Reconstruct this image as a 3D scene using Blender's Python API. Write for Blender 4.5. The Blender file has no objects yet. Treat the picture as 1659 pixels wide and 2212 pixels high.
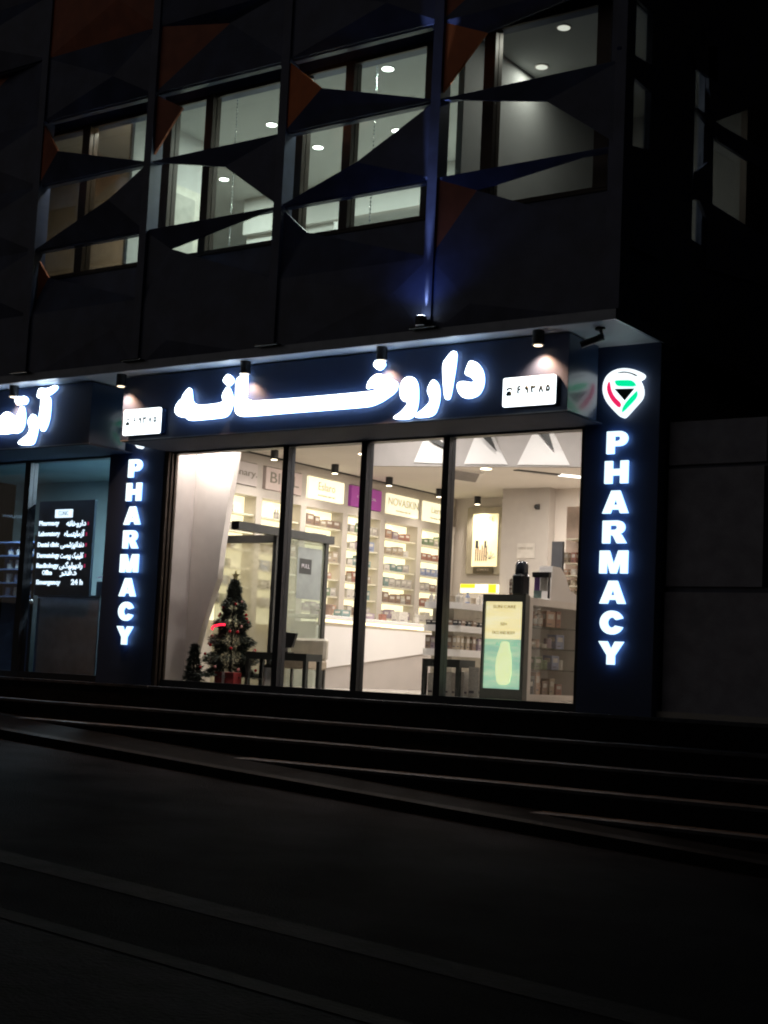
import bpy, bmesh, math, random
from mathutils import Vector, Matrix
random.seed(7)
S = bpy.context.scene
COL = S.collection

# ------------------------------------------------------------------ camera
YAW, PITCH, ROLL = -0.61396, 0.10582, 0.04771
CAM = Vector((7.27, -13.83, 0.35))
FPX, CX, CY = 3193.0, 829.5, 1106.0            # focal length and centre in 1659 x 2212 pixels
fw = Vector((math.sin(YAW)*math.cos(PITCH), math.cos(YAW)*math.cos(PITCH), math.sin(PITCH)))
r0 = Vector((math.cos(YAW), -math.sin(YAW), 0)); u0 = r0.cross(fw)
rt = r0*math.cos(ROLL)+u0*math.sin(ROLL); up = u0*math.cos(ROLL)-r0*math.sin(ROLL)
cam = bpy.data.cameras.new("camera"); co = bpy.data.objects.new("camera", cam); COL.objects.link(co)
m = Matrix((rt, up, -fw)).transposed().to_4x4(); m.translation = CAM
co.matrix_world = m
cam.sensor_width = 36; cam.lens = 36*FPX/2212; cam.clip_end = 500; cam.clip_start = .1
S.camera = co

# ------------------------------------------------------------------ night sky, exposure
w = bpy.data.worlds.new("World"); S.world = w; w.use_nodes = True
nt = w.node_tree; bg = nt.nodes["Background"]
sky = nt.nodes.new("ShaderNodeTexSky"); sky.sky_type = 'NISHITA'; sky.sun_disc = False
sky.sun_elevation = math.radians(-4); sky.sun_rotation = math.radians(200)
nt.links.new(sky.outputs[0], bg.inputs[0]); bg.inputs[1].default_value = 0.10
sd = bpy.data.lights.new("facade_fill", 'SUN'); sd.energy = 0.06; sd.angle = math.radians(70); sd.color = (1, .90, .84)  # added low fill lamp so the facade folds show, no such source
so = bpy.data.objects.new("facade_fill", sd); COL.objects.link(so); so.rotation_euler = (math.radians(82), 0, math.radians(-28))
S.view_settings.view_transform = 'Standard'; S.view_settings.look = 'None'
S.view_settings.exposure = 0; S.view_settings.gamma = 1
S.cycles.max_bounces = 6; S.cycles.transparent_max_bounces = 24
S.cycles.sample_clamp_indirect = 3.0; S.cycles.filter_width = 2.0

# ------------------------------------------------------------------ helpers
def ray(px, py): return fw + (px-CX)/FPX*rt - (py-CY)/FPX*up
def at(px, py, **k):                            # where the sight line through a pixel meets a real plane
    a = 'xyz'.index(list(k)[0]); v = list(k.values())[0]; d = ray(px, py)
    return CAM + d*((v-CAM[a])/d[a])
def atp(px, py, p0, n):
    d = ray(px, py); return CAM + d*((p0-CAM).dot(n)/d.dot(n))
def zz(x0, y0, s, pts): return [((x0+a/s)*.86406, (y0+b/s)*.86406) for a, b in pts]

MATS = {}
def mat(name, col, rough=.6, metal=0, noise=.12, scale=8, bump=0, bscale=40, emit=None, estr=0, coat=0, spec=None):
    if name in MATS: return MATS[name]
    M = bpy.data.materials.new(name); M.use_nodes = True; t = M.node_tree; b = t.nodes["Principled BSDF"]
    tc = t.nodes.new("ShaderNodeTexCoord")
    if noise:
        n = t.nodes.new("ShaderNodeTexNoise"); n.inputs["Scale"].default_value = scale; n.inputs["Detail"].default_value = 6
        t.links.new(tc.outputs["Object"], n.inputs["Vector"])
        r = t.nodes.new("ShaderNodeValToRGB")
        r.color_ramp.elements[0].position = .3; r.color_ramp.elements[1].position = .7
        r.color_ramp.elements[0].color = [c*(1-noise) for c in col]+[1]
        r.color_ramp.elements[1].color = [min(1, c*(1+noise)) for c in col]+[1]
        t.links.new(n.outputs[0], r.inputs[0]); t.links.new(r.outputs[0], b.inputs["Base Color"])
    else: b.inputs["Base Color"].default_value = (*col, 1)
    b.inputs["Roughness"].default_value = rough; b.inputs["Metallic"].default_value = metal
    b.inputs["Coat Weight"].default_value = coat
    if bump:
        n2 = t.nodes.new("ShaderNodeTexNoise"); n2.inputs["Scale"].default_value = bscale; n2.inputs["Detail"].default_value = 5
        t.links.new(tc.outputs["Object"], n2.inputs["Vector"])
        bp = t.nodes.new("ShaderNodeBump"); bp.inputs["Strength"].default_value = bump; bp.inputs["Distance"].default_value = .02
        t.links.new(n2.outputs[0], bp.inputs["Height"]); t.links.new(bp.outputs[0], b.inputs["Normal"])
    if emit:
        b.inputs["Emission Color"].default_value = (*emit, 1); b.inputs["Emission Strength"].default_value = estr
    if spec is not None: b.inputs['Specular IOR Level'].default_value = spec
    MATS[name] = M; return M
def glass(name, tint=(1, 1, 1), refl=.06, rough=.02, haze=0, hcol=(.8, .8, .8)):
    if name in MATS: return MATS[name]
    M = bpy.data.materials.new(name); M.use_nodes = True; t = M.node_tree; t.nodes.remove(t.nodes["Principled BSDF"])
    out = t.nodes["Material Output"]
    tr = t.nodes.new("ShaderNodeBsdfTransparent"); tr.inputs[0].default_value = (*tint, 1)
    gl = t.nodes.new("ShaderNodeBsdfGlossy"); gl.inputs["Roughness"].default_value = rough
    lw = t.nodes.new("ShaderNodeLayerWeight"); lw.inputs[0].default_value = .25
    mp = t.nodes.new("ShaderNodeMath"); mp.operation = 'MULTIPLY'; mp.inputs[1].default_value = refl*6
    t.links.new(lw.outputs["Fresnel"], mp.inputs[0])
    mx = t.nodes.new("ShaderNodeMixShader"); t.links.new(mp.outputs[0], mx.inputs[0])
    if haze:
        df = t.nodes.new("ShaderNodeBsdfDiffuse"); df.inputs[0].default_value = (*hcol, 1)
        tl = t.nodes.new("ShaderNodeBsdfTranslucent"); tl.inputs[0].default_value = (*hcol, 1)
        a = t.nodes.new("ShaderNodeMixShader"); a.inputs[0].default_value = .5
        t.links.new(df.outputs[0], a.inputs[1]); t.links.new(tl.outputs[0], a.inputs[2])
        h = t.nodes.new("ShaderNodeMixShader"); h.inputs[0].default_value = haze
        t.links.new(tr.outputs[0], h.inputs[1]); t.links.new(a.outputs[0], h.inputs[2])
        t.links.new(h.outputs[0], mx.inputs[1])
    else: t.links.new(tr.outputs[0], mx.inputs[1])
    t.links.new(gl.outputs[0], mx.inputs[2]); t.links.new(mx.outputs[0], out.inputs[0])
    MATS[name] = M; return M

def link(name, me, ma, parent=None, loc=None):
    o = bpy.data.objects.new(name, me); COL.objects.link(o)
    if ma is not None:
        me.materials.clear()
        for x in (ma if isinstance(ma, list) else [ma]): me.materials.append(x)
    if loc: o.location = loc
    if parent is not None:
        o.parent = parent
        p = parent
        off = Vector((0, 0, 0))
        while p is not None: off += p.location; p = p.parent
        o.location = (Vector(loc) if loc else Vector((0, 0, 0))) - off     # all meshes are given in world metres
    return o
def thing(name, label, cat, loc=(0, 0, 0), group=None):
    o = bpy.data.objects.new(name, None); COL.objects.link(o); o.location = loc; o.empty_display_size = .1
    o["label"] = label; o["category"] = cat
    if group: o["group"] = group
    return o
def tag(o, label, cat, group=None):
    o["label"] = label; o["category"] = cat
    if group: o["group"] = group
    return o
def struct(o): o["kind"] = "structure"; return o

class MB:
    def __init__(s): s.b = bmesh.new()
    def box(s, a, b, mi=0):
        x0, y0, z0 = [min(p, q) for p, q in zip(a, b)]; x1, y1, z1 = [max(p, q) for p, q in zip(a, b)]
        v = [s.b.verts.new(p) for p in [(x0,y0,z0),(x1,y0,z0),(x1,y1,z0),(x0,y1,z0),(x0,y0,z1),(x1,y0,z1),(x1,y1,z1),(x0,y1,z1)]]
        for f in [(0,3,2,1),(4,5,6,7),(0,1,5,4),(1,2,6,5),(2,3,7,6),(3,0,4,7)]:
            s.b.faces.new([v[i] for i in f]).material_index = mi
        return s
    def prism(s, pts, off, mi=0):               # a polygon pushed along off
        off = Vector(off); a = [s.b.verts.new(Vector(p)) for p in pts]; c = [s.b.verts.new(Vector(p)+off) for p in pts]
        n = len(a)
        s.b.faces.new(a).material_index = mi; s.b.faces.new(c[::-1]).material_index = mi
        for i in range(n): s.b.faces.new([a[i], c[i], c[(i+1) % n], a[(i+1) % n]][::-1]).material_index = mi
        return s
    def face(s, pts, mi=0):
        s.b.faces.new([s.b.verts.new(Vector(p)) for p in pts]).material_index = mi; return s
    def tube(s, p, q, r, n=12, r2=None, mi=0):
        p = Vector(p); q = Vector(q); d = (q-p).normalized(); a = d.orthogonal().normalized(); b = d.cross(a)
        r2 = r if r2 is None else r2
        A = [s.b.verts.new(p+(a*math.cos(t)+b*math.sin(t))*r) for t in [2*math.pi*i/n for i in range(n)]]
        B = [s.b.verts.new(q+(a*math.cos(t)+b*math.sin(t))*r2) for t in [2*math.pi*i/n for i in range(n)]]
        for i in range(n): s.b.faces.new([A[i], A[(i+1)%n], B[(i+1)%n], B[i]]).material_index = mi
        s.b.faces.new(A[::-1]).material_index = mi; s.b.faces.new(B).material_index = mi
        return s
    def ball(s, c, r, n=10, sc=(1, 1, 1)):
        g = bmesh.ops.create_uvsphere(s.b, u_segments=n, v_segments=max(5, n//2+1), radius=r)
        for v in g['verts']: v.co = Vector((v.co.x*sc[0], v.co.y*sc[1], v.co.z*sc[2]))+Vector(c)
        return s
    def lathe(s, prof, c, n=16, mi=0):
        c = Vector(c); rings = []
        for r, z in prof: rings.append([s.b.verts.new(c+Vector((r*math.cos(2*math.pi*i/n), r*math.sin(2*math.pi*i/n), z))) for i in range(n)])
        for a, b in zip(rings, rings[1:]):
            for i in range(n): s.b.faces.new([a[i], a[(i+1)%n], b[(i+1)%n], b[i]]).material_index = mi
        s.b.faces.new(rings[0][::-1]).material_index = mi; s.b.faces.new(rings[-1]).material_index = mi
        return s
    def build(s, name, ma, parent=None, bevel=0, smooth=False):
        me = bpy.data.meshes.new(name); 
        if bevel:
            bmesh.ops.bevel(s.b, geom=[e for e in s.b.edges], offset=bevel, segments=1, affect='EDGES')
        bmesh.ops.recalc_face_normals(s.b, faces=s.b.faces[:])
        s.b.to_mesh(me); s.b.free()
        if smooth:
            for p in me.polygons: p.use_smooth = True
        return link(name, me, ma, parent)
def box(name, a, b, ma, parent=None, bevel=0): return MB().box(a, b).build(name, ma, parent, bevel)

def chaikin(p, n=2, keep=.22):
    for _ in range(n):
        q = []
        for i in range(len(p)):
            a, b = Vector(p[i]), Vector(p[(i+1) % len(p)])
            q += [a.lerp(b, keep), a.lerp(b, 1-keep)]
        p = q
    return p
def frame_xform(me, o, ux, uy):
    ux = Vector(ux); uy = Vector(uy); M = Matrix((ux, uy, ux.cross(uy))).transposed().to_4x4(); M.translation = Vector(o)
    me.transform(M); return me
def outline(name, loops, o, ux, uy, depth, ma, parent=None, bevel=0):     # 2D outlines (holes allowed) standing on a plane
    cu = bpy.data.curves.new(name, 'CURVE'); cu.dimensions = '2D'; cu.fill_mode = 'BOTH'; cu.extrude = depth/2
    for L in loops:
        s = cu.splines.new('POLY'); s.points.add(len(L)-1)
        for i, p in enumerate(L): s.points[i].co = (p[0], p[1], 0, 1)
        s.use_cyclic_u = True
    tmp = bpy.data.objects.new("tmp", cu); COL.objects.link(tmp)
    bpy.context.view_layer.update()
    me = bpy.data.meshes.new_from_object(tmp.evaluated_get(bpy.context.evaluated_depsgraph_get()))
    bpy.data.objects.remove(tmp); frame_xform(me, o, ux, uy)
    return link(name, me, ma, parent)
def text(name, body, o, ux, uy, size, ma, parent=None, depth=.004, bold=0, align='CENTER', sx=1, width=None):
    cu = bpy.data.curves.new(name, 'FONT'); cu.body = body; cu.size = size; cu.extrude = depth/2; cu.offset = bold
    cu.align_x = align; cu.align_y = 'CENTER'; cu.resolution_u = 3
    tmp = bpy.data.objects.new("tmp", cu); COL.objects.link(tmp); bpy.context.view_layer.update()
    me = bpy.data.meshes.new_from_object(tmp.evaluated_get(bpy.context.evaluated_depsgraph_get()))
    bpy.data.objects.remove(tmp)
    if width and len(me.vertices):
        xs = [v.co.x for v in me.vertices]; sx = width/max(1e-6, max(xs)-min(xs))
    me.transform(Matrix.Diagonal((sx, 1, 1, 1)))
    frame_xform(me, o, ux, uy); return link(name, me, ma, parent)
FX, FZ = (1, 0, 0), (0, 0, 1)                   # facing the street
WX, WZ = (0, 1, 0), (0, 0, 1)                   # facing +X

def area(name, loc, size, power, col, parent=None, rot=(0, 0, 0), shape='DISK', sy=None, spread=180):
    l = bpy.data.lights.new(name, 'AREA'); l.shape = shape; l.size = size; l.energy = power; l.color = col; l.spread = math.radians(spread)
    if sy: l.size_y = sy
    o = bpy.data.objects.new(name, l); COL.objects.link(o); o.rotation_euler = rot
    off = Vector((0, 0, 0)); p = parent
    while p is not None: off += p.location; p = p.parent
    o.parent = parent; o.location = Vector(loc)-off
    return o
def spot(name, loc, power, col, angle, blend=.6, parent=None, rot=(0, 0, 0), r=.03):
    l = bpy.data.lights.new(name, 'SPOT'); l.energy = power; l.color = col; l.spot_size = math.radians(angle); l.spot_blend = blend; l.shadow_soft_size = r
    o = bpy.data.objects.new(name, l); COL.objects.link(o); o.rotation_euler = rot
    off = Vector((0, 0, 0)); p = parent
    while p is not None: off += p.location; p = p.parent
    o.parent = parent; o.location = Vector(loc)-off
    return o

# ------------------------------------------------------------------ materials
stone   = mat("dark_granite", (.013, .0125, .0125), .85, bump=.15, noise=.35, scale=14, spec=.05)
noser   = mat("lightened_step_tread", (.065, .068, .074), .7, noise=.4, scale=7, spec=.15)  # lighter than the riser stone, puts the lit treads into the colour
asphalt = mat("asphalt", (.0105, .0105, .012), .9, noise=.6, scale=1.3, bump=1, bscale=70, spec=.03)
kerbm   = mat("kerb_concrete", (.013, .0125, .012), .8, noise=.3, scale=9, bump=.3, spec=.05)
paving  = mat("pavement_slabs", (.011, .010, .0125), .9, noise=.6, scale=4, bump=.6, spec=.1)
black   = mat("anthracite_composite_panel", (.07, .088, .16), .38, noise=.3, scale=3, bump=.05, bscale=6)
blackf  = mat("black_aluminium", (.02, .022, .028), .4, metal=.3)
brown   = mat("dark_bronze_profile", (.05, .036, .028), .45, metal=.4)
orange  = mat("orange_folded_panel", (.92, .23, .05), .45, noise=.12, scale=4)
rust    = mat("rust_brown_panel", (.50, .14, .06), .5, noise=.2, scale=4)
navy    = mat("glossy_navy_cladding", (.028, .05, .11), .27, noise=.1, scale=2, coat=.15)
navyr   = mat("satin_navy_cladding", (.028, .05, .115), .48, noise=.12, scale=2)
soffitm = mat("white_soffit_panel", (.55, .58, .62), .5, noise=.06, scale=3)
wallgr  = mat("grey_stone_cladding", (.34, .335, .38), .7, noise=.18, scale=5, bump=.2)
white   = mat("white_paint", (.72, .68, .63), .6, noise=.04, scale=2)
warmw   = mat("warm_plaster", (.60, .54, .48), .7, noise=.05, scale=2)
ceilm   = mat("ceiling_plaster", (.68, .63, .57), .8, noise=.04, scale=1.5)
floorm  = mat("shop_floor_tile", (.45, .42, .38), .25, noise=.08, scale=3)
lamin   = mat("white_laminate", (.78, .75, .72), .3, noise=.03, scale=3)
greylam = mat("greige_laminate", (.42, .38, .35), .35, noise=.05, scale=3)
divm    = mat("shelf_divider_white", (.55, .50, .44), .5, noise=.04, scale=4)
lshelf  = mat("shelf_backlit_panel", (.8, .75, .6), .6, noise=.05, scale=3, emit=(1, .91, .62), estr=1.15)
dgrey   = mat("dark_grey_metal", (.05, .052, .05), .45, metal=.2)
greyfr  = mat("grey_green_frame", (.12, .125, .11), .45)
ledw    = mat("warm_led_strip", (.9, .8, .6), .5, noise=0, emit=(1, .82, .48), estr=2.2)
emw     = mat("lit_letter_face", (.9, .95, 1), .4, noise=0, emit=(.82, .95, 1), estr=6)
emhalo  = mat("added_letter_glow", (.5, .7, 1), .4, noise=0, emit=(.25, .5, 1), estr=3.0)  # blue glow added behind the letters in place of bloom on the box
emplq   = mat("lit_plaque_face", (.9, .95, 1), .4, noise=0, emit=(.86, .96, 1), estr=2.6)
emred   = mat("lit_red_acrylic", (.8, .03, .15), .4, noise=0, emit=(1, .02, .14), estr=.85)
emgrn   = mat("lit_green_acrylic", (.03, .7, .35), .4, noise=0, emit=(0, .85, .36), estr=1.0)
inkd    = mat("dark_print", (.06, .06, .06), .6, noise=0)
inkg    = mat("grey_print", (.27, .24, .19), .6, noise=0)
lampb   = mat("black_lamp_body", (.012, .012, .014), .4)
emwarm  = mat("warm_lamp_lens", (1, .9, .7), .4, noise=0, emit=(1, .86, .62), estr=7)
emcool  = mat("neutral_lamp_lens", (1, 1, 1), .4, noise=0, emit=(.92, 1, .95), estr=9)
emdim   = mat("dim_lamp_lens", (1, 1, 1), .4, noise=0, emit=(1, .95, .85), estr=.9)
paneg   = glass("clear_shop_glass", (.97, .98, .98), .03)
upg     = glass("tinted_office_glass", (.80, .84, .82), .05)
frost   = glass("etched_partition_glass", (.95, .95, .90), .05, .05, haze=.42, hcol=(.75, .72, .58))
offwall = mat("office_wall", (.52, .52, .50), .8, noise=.04, scale=2)
offceil = mat("office_ceiling", (.50, .52, .51), .9, noise=.03, scale=2)

# ------------------------------------------------------------------ ground, steps, street
def gz(x): return -1.0-.055*x
def slope_sheet(name, x0, x1, y0, y1, dz, ma, thick=0, nx=24, ny=10):
    b = bmesh.new(); V = {}
    for i in range(nx+1):
        for j in range(ny+1):
            x = x0+(x1-x0)*i/nx; y = y0+(y1-y0)*j/ny
            V[i, j] = b.verts.new((x, y, gz(x)+dz))
    for i in range(nx):
        for j in range(ny): b.faces.new([V[i, j], V[i+1, j], V[i+1, j+1], V[i, j+1]])
    if thick:
        g = bmesh.ops.extrude_face_region(b, geom=b.faces[:])
        for v in [e for e in g['geom'] if isinstance(e, bmesh.types.BMVert)]: v.co.z -= thick
    bmesh.ops.recalc_face_normals(b, faces=b.faces[:])
    me = bpy.data.meshes.new(name); b.to_mesh(me); b.free()
    return struct(link(name, me, ma))
slope_sheet("ground", -160, 160, -120, 160, -.30, asphalt, nx=20, ny=10)
slope_sheet("street", -60, 60, -8.6, -2.15, 0, asphalt, thick=.28, nx=60, ny=12)
slope_sheet("gutter", -60, 60, -7.32, -7.02, .004, mat("gutter_stone", (.012, .012, .0125), .9, noise=.5, scale=6, bump=.5, spec=.1), thick=.003)
slope_sheet("pavement", -60, 60, -30, -8.75, .12, paving, thick=.4)
slope_sheet("kerb", -60, 60, -8.75, -8.6, .125, kerbm, thick=.4)
slope_sheet("kerb", -60, 60, -2.15, -1.93, .10, kerbm, thick=.35)
slope_sheet("path", -60, 60, -1.93, .1, .09, mat("dark_path_stone", (.006, .006, .0062), .9, noise=.4, scale=6, bump=.2, spec=.03), thick=.34)
st = MB(); ns = MB()
noses = [(-.17, 0.0), (-.47, -.27), (-.77, -.49), (-1.07, -.71), (-1.37, -.93), (-1.67, -1.13)]
for k, (y, z) in enumerate(noses):
    zb = noses[k+1][1] if k < 5 else -1.6
    back = .14 if k == 0 else noses[k-1][0]+.0
    st.box((-14, y, -1.7), (7.5, back if k else .15, z-.032))
    xx = -14+random.uniform(0, .5)
    while xx < 7.5:
        wl = random.choice([1.1, 1.2, 1.2, 1.3]); dz = random.uniform(-.002, .002)
        ns.box((xx, y-.018+random.uniform(-.003, .003), z-.03), (min(7.5, xx+wl-.008), back if k else .15, z+dz)); xx += wl
struct(st.build("steps", stone)); 
o = ns.build("step_treads", noser); struct(o)

# ------------------------------------------------------------------ the building
NX = [-11.78, -9.65, -7.52, -5.51, -3.38, -1.26, .92]
NZ = [3.84, 4.72, 5.58, 6.455, 7.33, 8.2, 9.1, 10.0]
YS = -1.1                                       # the folded skin
B = thing("office_building", "dark office block with folded triangular black and orange panels over the lit shops", "building", (0, 0, 0))
# ground floor shell
MB().box((-12.5, .10, 3.05), (.07, .30, 3.84)).build("fascia", blackf, B)
box("soffit", (-12.5, YS, 3.84), (.92, .30, 3.90), soffitm, B)
tr = MB().box((-12.5, YS-.03, 3.825), (.95, YS, 3.93)).box((.92, YS, 3.825), (.95, .3, 3.93)).build("canopy_edge", mat("edge_trim", (.22, .24, .28), .35, metal=.5), B)
for i, (xa, xb) in enumerate([(.07, .92), (-6.97, -5.99)]):
    p = box("pillar", (xa, 0, -.0), (xb, .55, 3.84), navyr, B)
    p["label"] = ["navy pillar at the building corner carrying lit lettering", "navy pillar between the two shop fronts"][i]
# side jamb profiles left of the shop window
for x in (-6.0, -5.985+.05): pass
jm = MB()
for k in range(3): jm.box((-5.99+k*.0, .02+k*.05, 0), (-5.93+.02*k, .06+k*.05, 3.05))
jm.build("door_jamb", brown, B)
# upper facade cells -------------------------------------------------
def S3(px, py, y=YS): return at(px, py, y=y)
def panel(tris, ma, parent=B, thick=.03):
    b = MB()
    for t in tris: b.prism(t, (0, thick, 0))
    return b.build("facade_panel", ma, parent)
def cell(c, r): return NX[c], NX[c+1], NZ[r], NZ[r+1]
def P(x, y, z): return Vector((x, y, z))
def lid(c, r, ma=black, ap=None, depth=-.10):
    x0, x1, z0, z1 = cell(c, r); a = P(*(ap or ((x0+x1)/2, YS+depth, (z0+z1)/2)))
    q = [P(x0, YS, z0), P(x1, YS, z0), P(x1, YS, z1), P(x0, YS, z1)]
    return panel([[q[i], q[(i+1) % 4], a] for i in range(4)], ma)
FO = -.13                                        # apexes stand this far in front of the skin
FI = .16
# column indexes: 0 and 1 left, 2 = x -7.52..-5.51, 3 = -5.51..-3.38, 4 = -3.38..-1.26, 5 = -1.26..0.92
def corner4(c, r):
    x0, x1, z0, z1 = cell(c, r); return P(x0, YS, z0), P(x1, YS, z0), P(x0, YS, z1), P(x1, YS, z1)   # BL BR TL TR
def typeA(c, ap1, ap2, ap3, colr, rows=(1, 2, 3)):
    # row 3 (top): coloured triangle on the left side and dark blade to the right node
    BL, BR, TL, TR = corner4(c, 3); a = S3(*ap1, YS+FO)
    panel([[TL, BL, a]], colr); panel([[BL, BR, a]], black)
    BL, BR, TL, TR = corner4(c, 2); a = S3(*ap2, YS+FO)
    panel([[TR, a, BR], [a, BL, BR]], black)
    BL, BR, TL, TR = corner4(c, 1); a = S3(*ap3, YS+FI)
    panel([[TL, BL, a]], rust if c != 4 else black); panel([[BL, BR, a]], black)
def typeB(c, ap1, ap2, ap3, colr, lowc, topdark=True):
    BL, BR, TL, TR = corner4(c, 3); a = S3(*ap1, YS+FI*.5)
    panel([[TL, BL, a]], colr)
    if topdark: panel([[TL, a, TR]], black)
    BL, BR, TL, TR = corner4(c, 2); a = S3(*ap2, YS+FO)
    panel([[TL, a, TR], [TR, a, BR]], black)
    BL, BR, TL, TR = corner4(c, 1); a = S3(*ap3, YS+FI*.5)
    panel([[TL, a, TR]], black); panel([[TL, BL, a]], lowc); panel([[BL, BR, a]], black)
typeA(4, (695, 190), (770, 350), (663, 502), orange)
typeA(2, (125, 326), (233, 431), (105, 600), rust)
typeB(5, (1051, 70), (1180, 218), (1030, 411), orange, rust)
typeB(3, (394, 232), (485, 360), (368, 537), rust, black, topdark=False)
for c in (0, 1):
    for r in (1, 2, 3): lid(c, r)
for c in range(6):
    x0, x1, z0, z1 = cell(c, 0)
    lid(c, 0, ap=(x0+(x1-x0)*(.25 if c % 2 else .8), YS-.05, z0+(z1-z0)*(.35 if c % 2 else .6)))
for c in range(6):                               # rows above the lit storey
    x0, x1, z0, z1 = cell(c, 4)
    if c % 2:
        a = S3(497, 50, YS+.15) if c == 3 else P(x0+1.2, YS+.15, z1-.02)
        TL, TR, BL, BR = P(x0, YS, z1), P(x1, YS, z1), P(x0, YS, z0), P(x1, YS, z0)
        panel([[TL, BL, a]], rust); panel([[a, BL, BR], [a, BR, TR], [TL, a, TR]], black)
    else: lid(c, 4, ap=(x0+(x1-x0)*.7, YS-.14, z0+.3))
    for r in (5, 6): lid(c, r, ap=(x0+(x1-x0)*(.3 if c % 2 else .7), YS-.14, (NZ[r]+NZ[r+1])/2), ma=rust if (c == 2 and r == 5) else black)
# fins and ledges between cells
for x in NX[1:]:
    box("fin", (x-.06, YS-.035, 3.93), (x+.06, YS+.16, 10.0), black, B)
for z in NZ[1:]:
    box("ledge", (-12.5, YS+.035, z-.018), (.92, YS+.12, z+.018), black, B)
# window wall of the lit storey behind the skin
WY = -.70
sp = MB().box((-12.5, WY, 3.90), (.60, WY+.2, 5.32)).box((-12.5, WY, 7.32), (.60, WY+.2, 10.2)).build("spandrel", black, B)
mul = [-9.35, -8.1, -7.07, -5.62, -4.9, -3.50, -2.74, -1.60, -.85, .52]
wid = [.12, .12, .14, .20, .12, .22, .12, .16, .14, .16]
for x, wd in zip(mul, wid):
    box("window_mullion", (x-wd/2, WY-.03, 5.32), (x+wd/2, WY+.12, 7.32), brown, B)
for i, (a, b) in enumerate(zip(mul, mul[1:])):
    wdo = box("window", (a+wid[i]/2, WY+.03, 5.32), (b-wid[i+1]/2, WY+.05, 7.32), upg, B)
box("window_frame", (-12.5, WY-.02, 7.29), (.6, WY+.02, 7.34), brown, B); box("window_frame", (-12.5, WY-.02, 5.29), (.6, WY+.02, 5.34), brown, B)
# upper storey rooms
box("office_ceiling", (-12.5, WY+.2, 7.52), (.85, 9, 7.60), offceil, B)
box("office_floor", (-12.5, WY+.2, 4.70), (.85, 9, 4.80), greylam, B)
box("office_back_wall", (-12.5, 6.5, 4.8), (.85, 6.6, 7.52), offwall, B)
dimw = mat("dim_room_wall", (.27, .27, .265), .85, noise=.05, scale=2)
box("office_partition", (-1.42, WY+.25, 4.8), (-1.34, 2.9, 7.52), dimw, B)
box("office_partition", (-1.34, 2.82, 4.8), (.76, 2.9, 7.52), dimw, B)
box("office_partition", (-6.54, WY+.25, 4.8), (-6.50, 1.0, 7.52), mat("ochre_wall", (.30, .22, .14), .8), B)
box("office_partition", (-6.50, WY+.25, 4.8), (-6.46, 1.05, 7.52), offwall, B)
box("office_partition", (-12.0, 1.0, 4.8), (-6.54, 1.05, 7.52), mat("ochre_wall", (.30, .22, .14), .8), B)
MB().box((-7.6, 3.2, 4.8), (-5.9, 3.3, 7.52)).box((-7.6, 3.1, 6.95), (-1.42, 3.2, 7.52)).build("office_bulkhead", offwall, B)
# side facade
SX = .92
sf = MB()
def sbox(y0, y1, z0, z1): sf.box((SX-.12, y0, z0), (SX-.05, y1, z1))
sbox(-1.1, 12, 3.93, 5.15); sbox(-1.1, 12, 7.25, 10.2)
sbox(-1.1, -1.02, 5.15, 7.25); sbox(-.32, .80, 5.15, 7.25); sbox(1.06, 1.34, 5.15, 7.25); sbox(2.86, 12, 5.15, 7.25)
sf.build("side_wall", black, B)
for a, b in ((-1.02, -.32), (.80, 1.06), (1.34, 2.86)): box("window", (SX-.1, a, 5.15), (SX-.08, b, 7.25), upg, B)
box("window_mullion", (SX-.10, 2.26, 5.15), (SX-.02, 2.86, 7.25), brown, B)
def S1(pts, ma=black):
    b = MB()
    b.prism([at(px, py, x=SX) for px, py in pts], (-.04, 0, 0)); return b.build("facade_panel", ma, B)
S1([(1340, 100), (1425, 150), (1425, 205), (1395, 190), (1352, 150)]); S1([(1335, 315), (1360, 313), (1412, 326), (1440, 420), (1425, 560), (1335, 520)])
S1([(1504, 100), (1550, 100), (1552, 180), (1522, 160), (1508, 150)])
S1([(1505, 235), (1512, 245), (1540, 282), (1552, 305), (1700, 400), (1700, 352), (1560, 272), (1547, 262), (1506, 232)])
S1([(1506, 370), (1530, 350), (1540, 400), (1538, 500), (1512, 433), (1500, 430)])
S1([(1547, 262), (1622, 234), (1700, 170), (1700, 60), (1530, 60), (1532, 190), (1540, 235)])
S1([(1538, 440), (1665, 520), (1665, 620), (1530, 580)])
# rest of the block behind
box("rear_block", (-12.5, 9, -1), (.80, 20, 10.2), black, B)
box("roof", (-12.5, WY, 10.2), (.9, 20, 10.4), black, B)
# wall at the right of the corner pillar
W = thing("stone_wall", "dim grey panelled stone wall running on to the right of the corner pillar", "wall", (2, .2, 0))
box("wall_panel", (.95, .20, 2.58), (1.99, .5, 3.03), wallgr, W)
box("wall_panel", (.95, .20, 1.33), (1.97, .5, 2.54), wallgr, W)
box("wall_panel", (.95, .18, -.02), (9, .5, 1.27), wallgr, W)
box("groove_backing", (.95, .26, 1.27), (9, .5, 1.33), black, W); box("groove_backing", (.95, .26, 2.54), (1.99, .5, 2.58), black, W)
box("wall_body", (1.99, .9, 1.33), (9, 3.5, 6), black, W)

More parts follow.
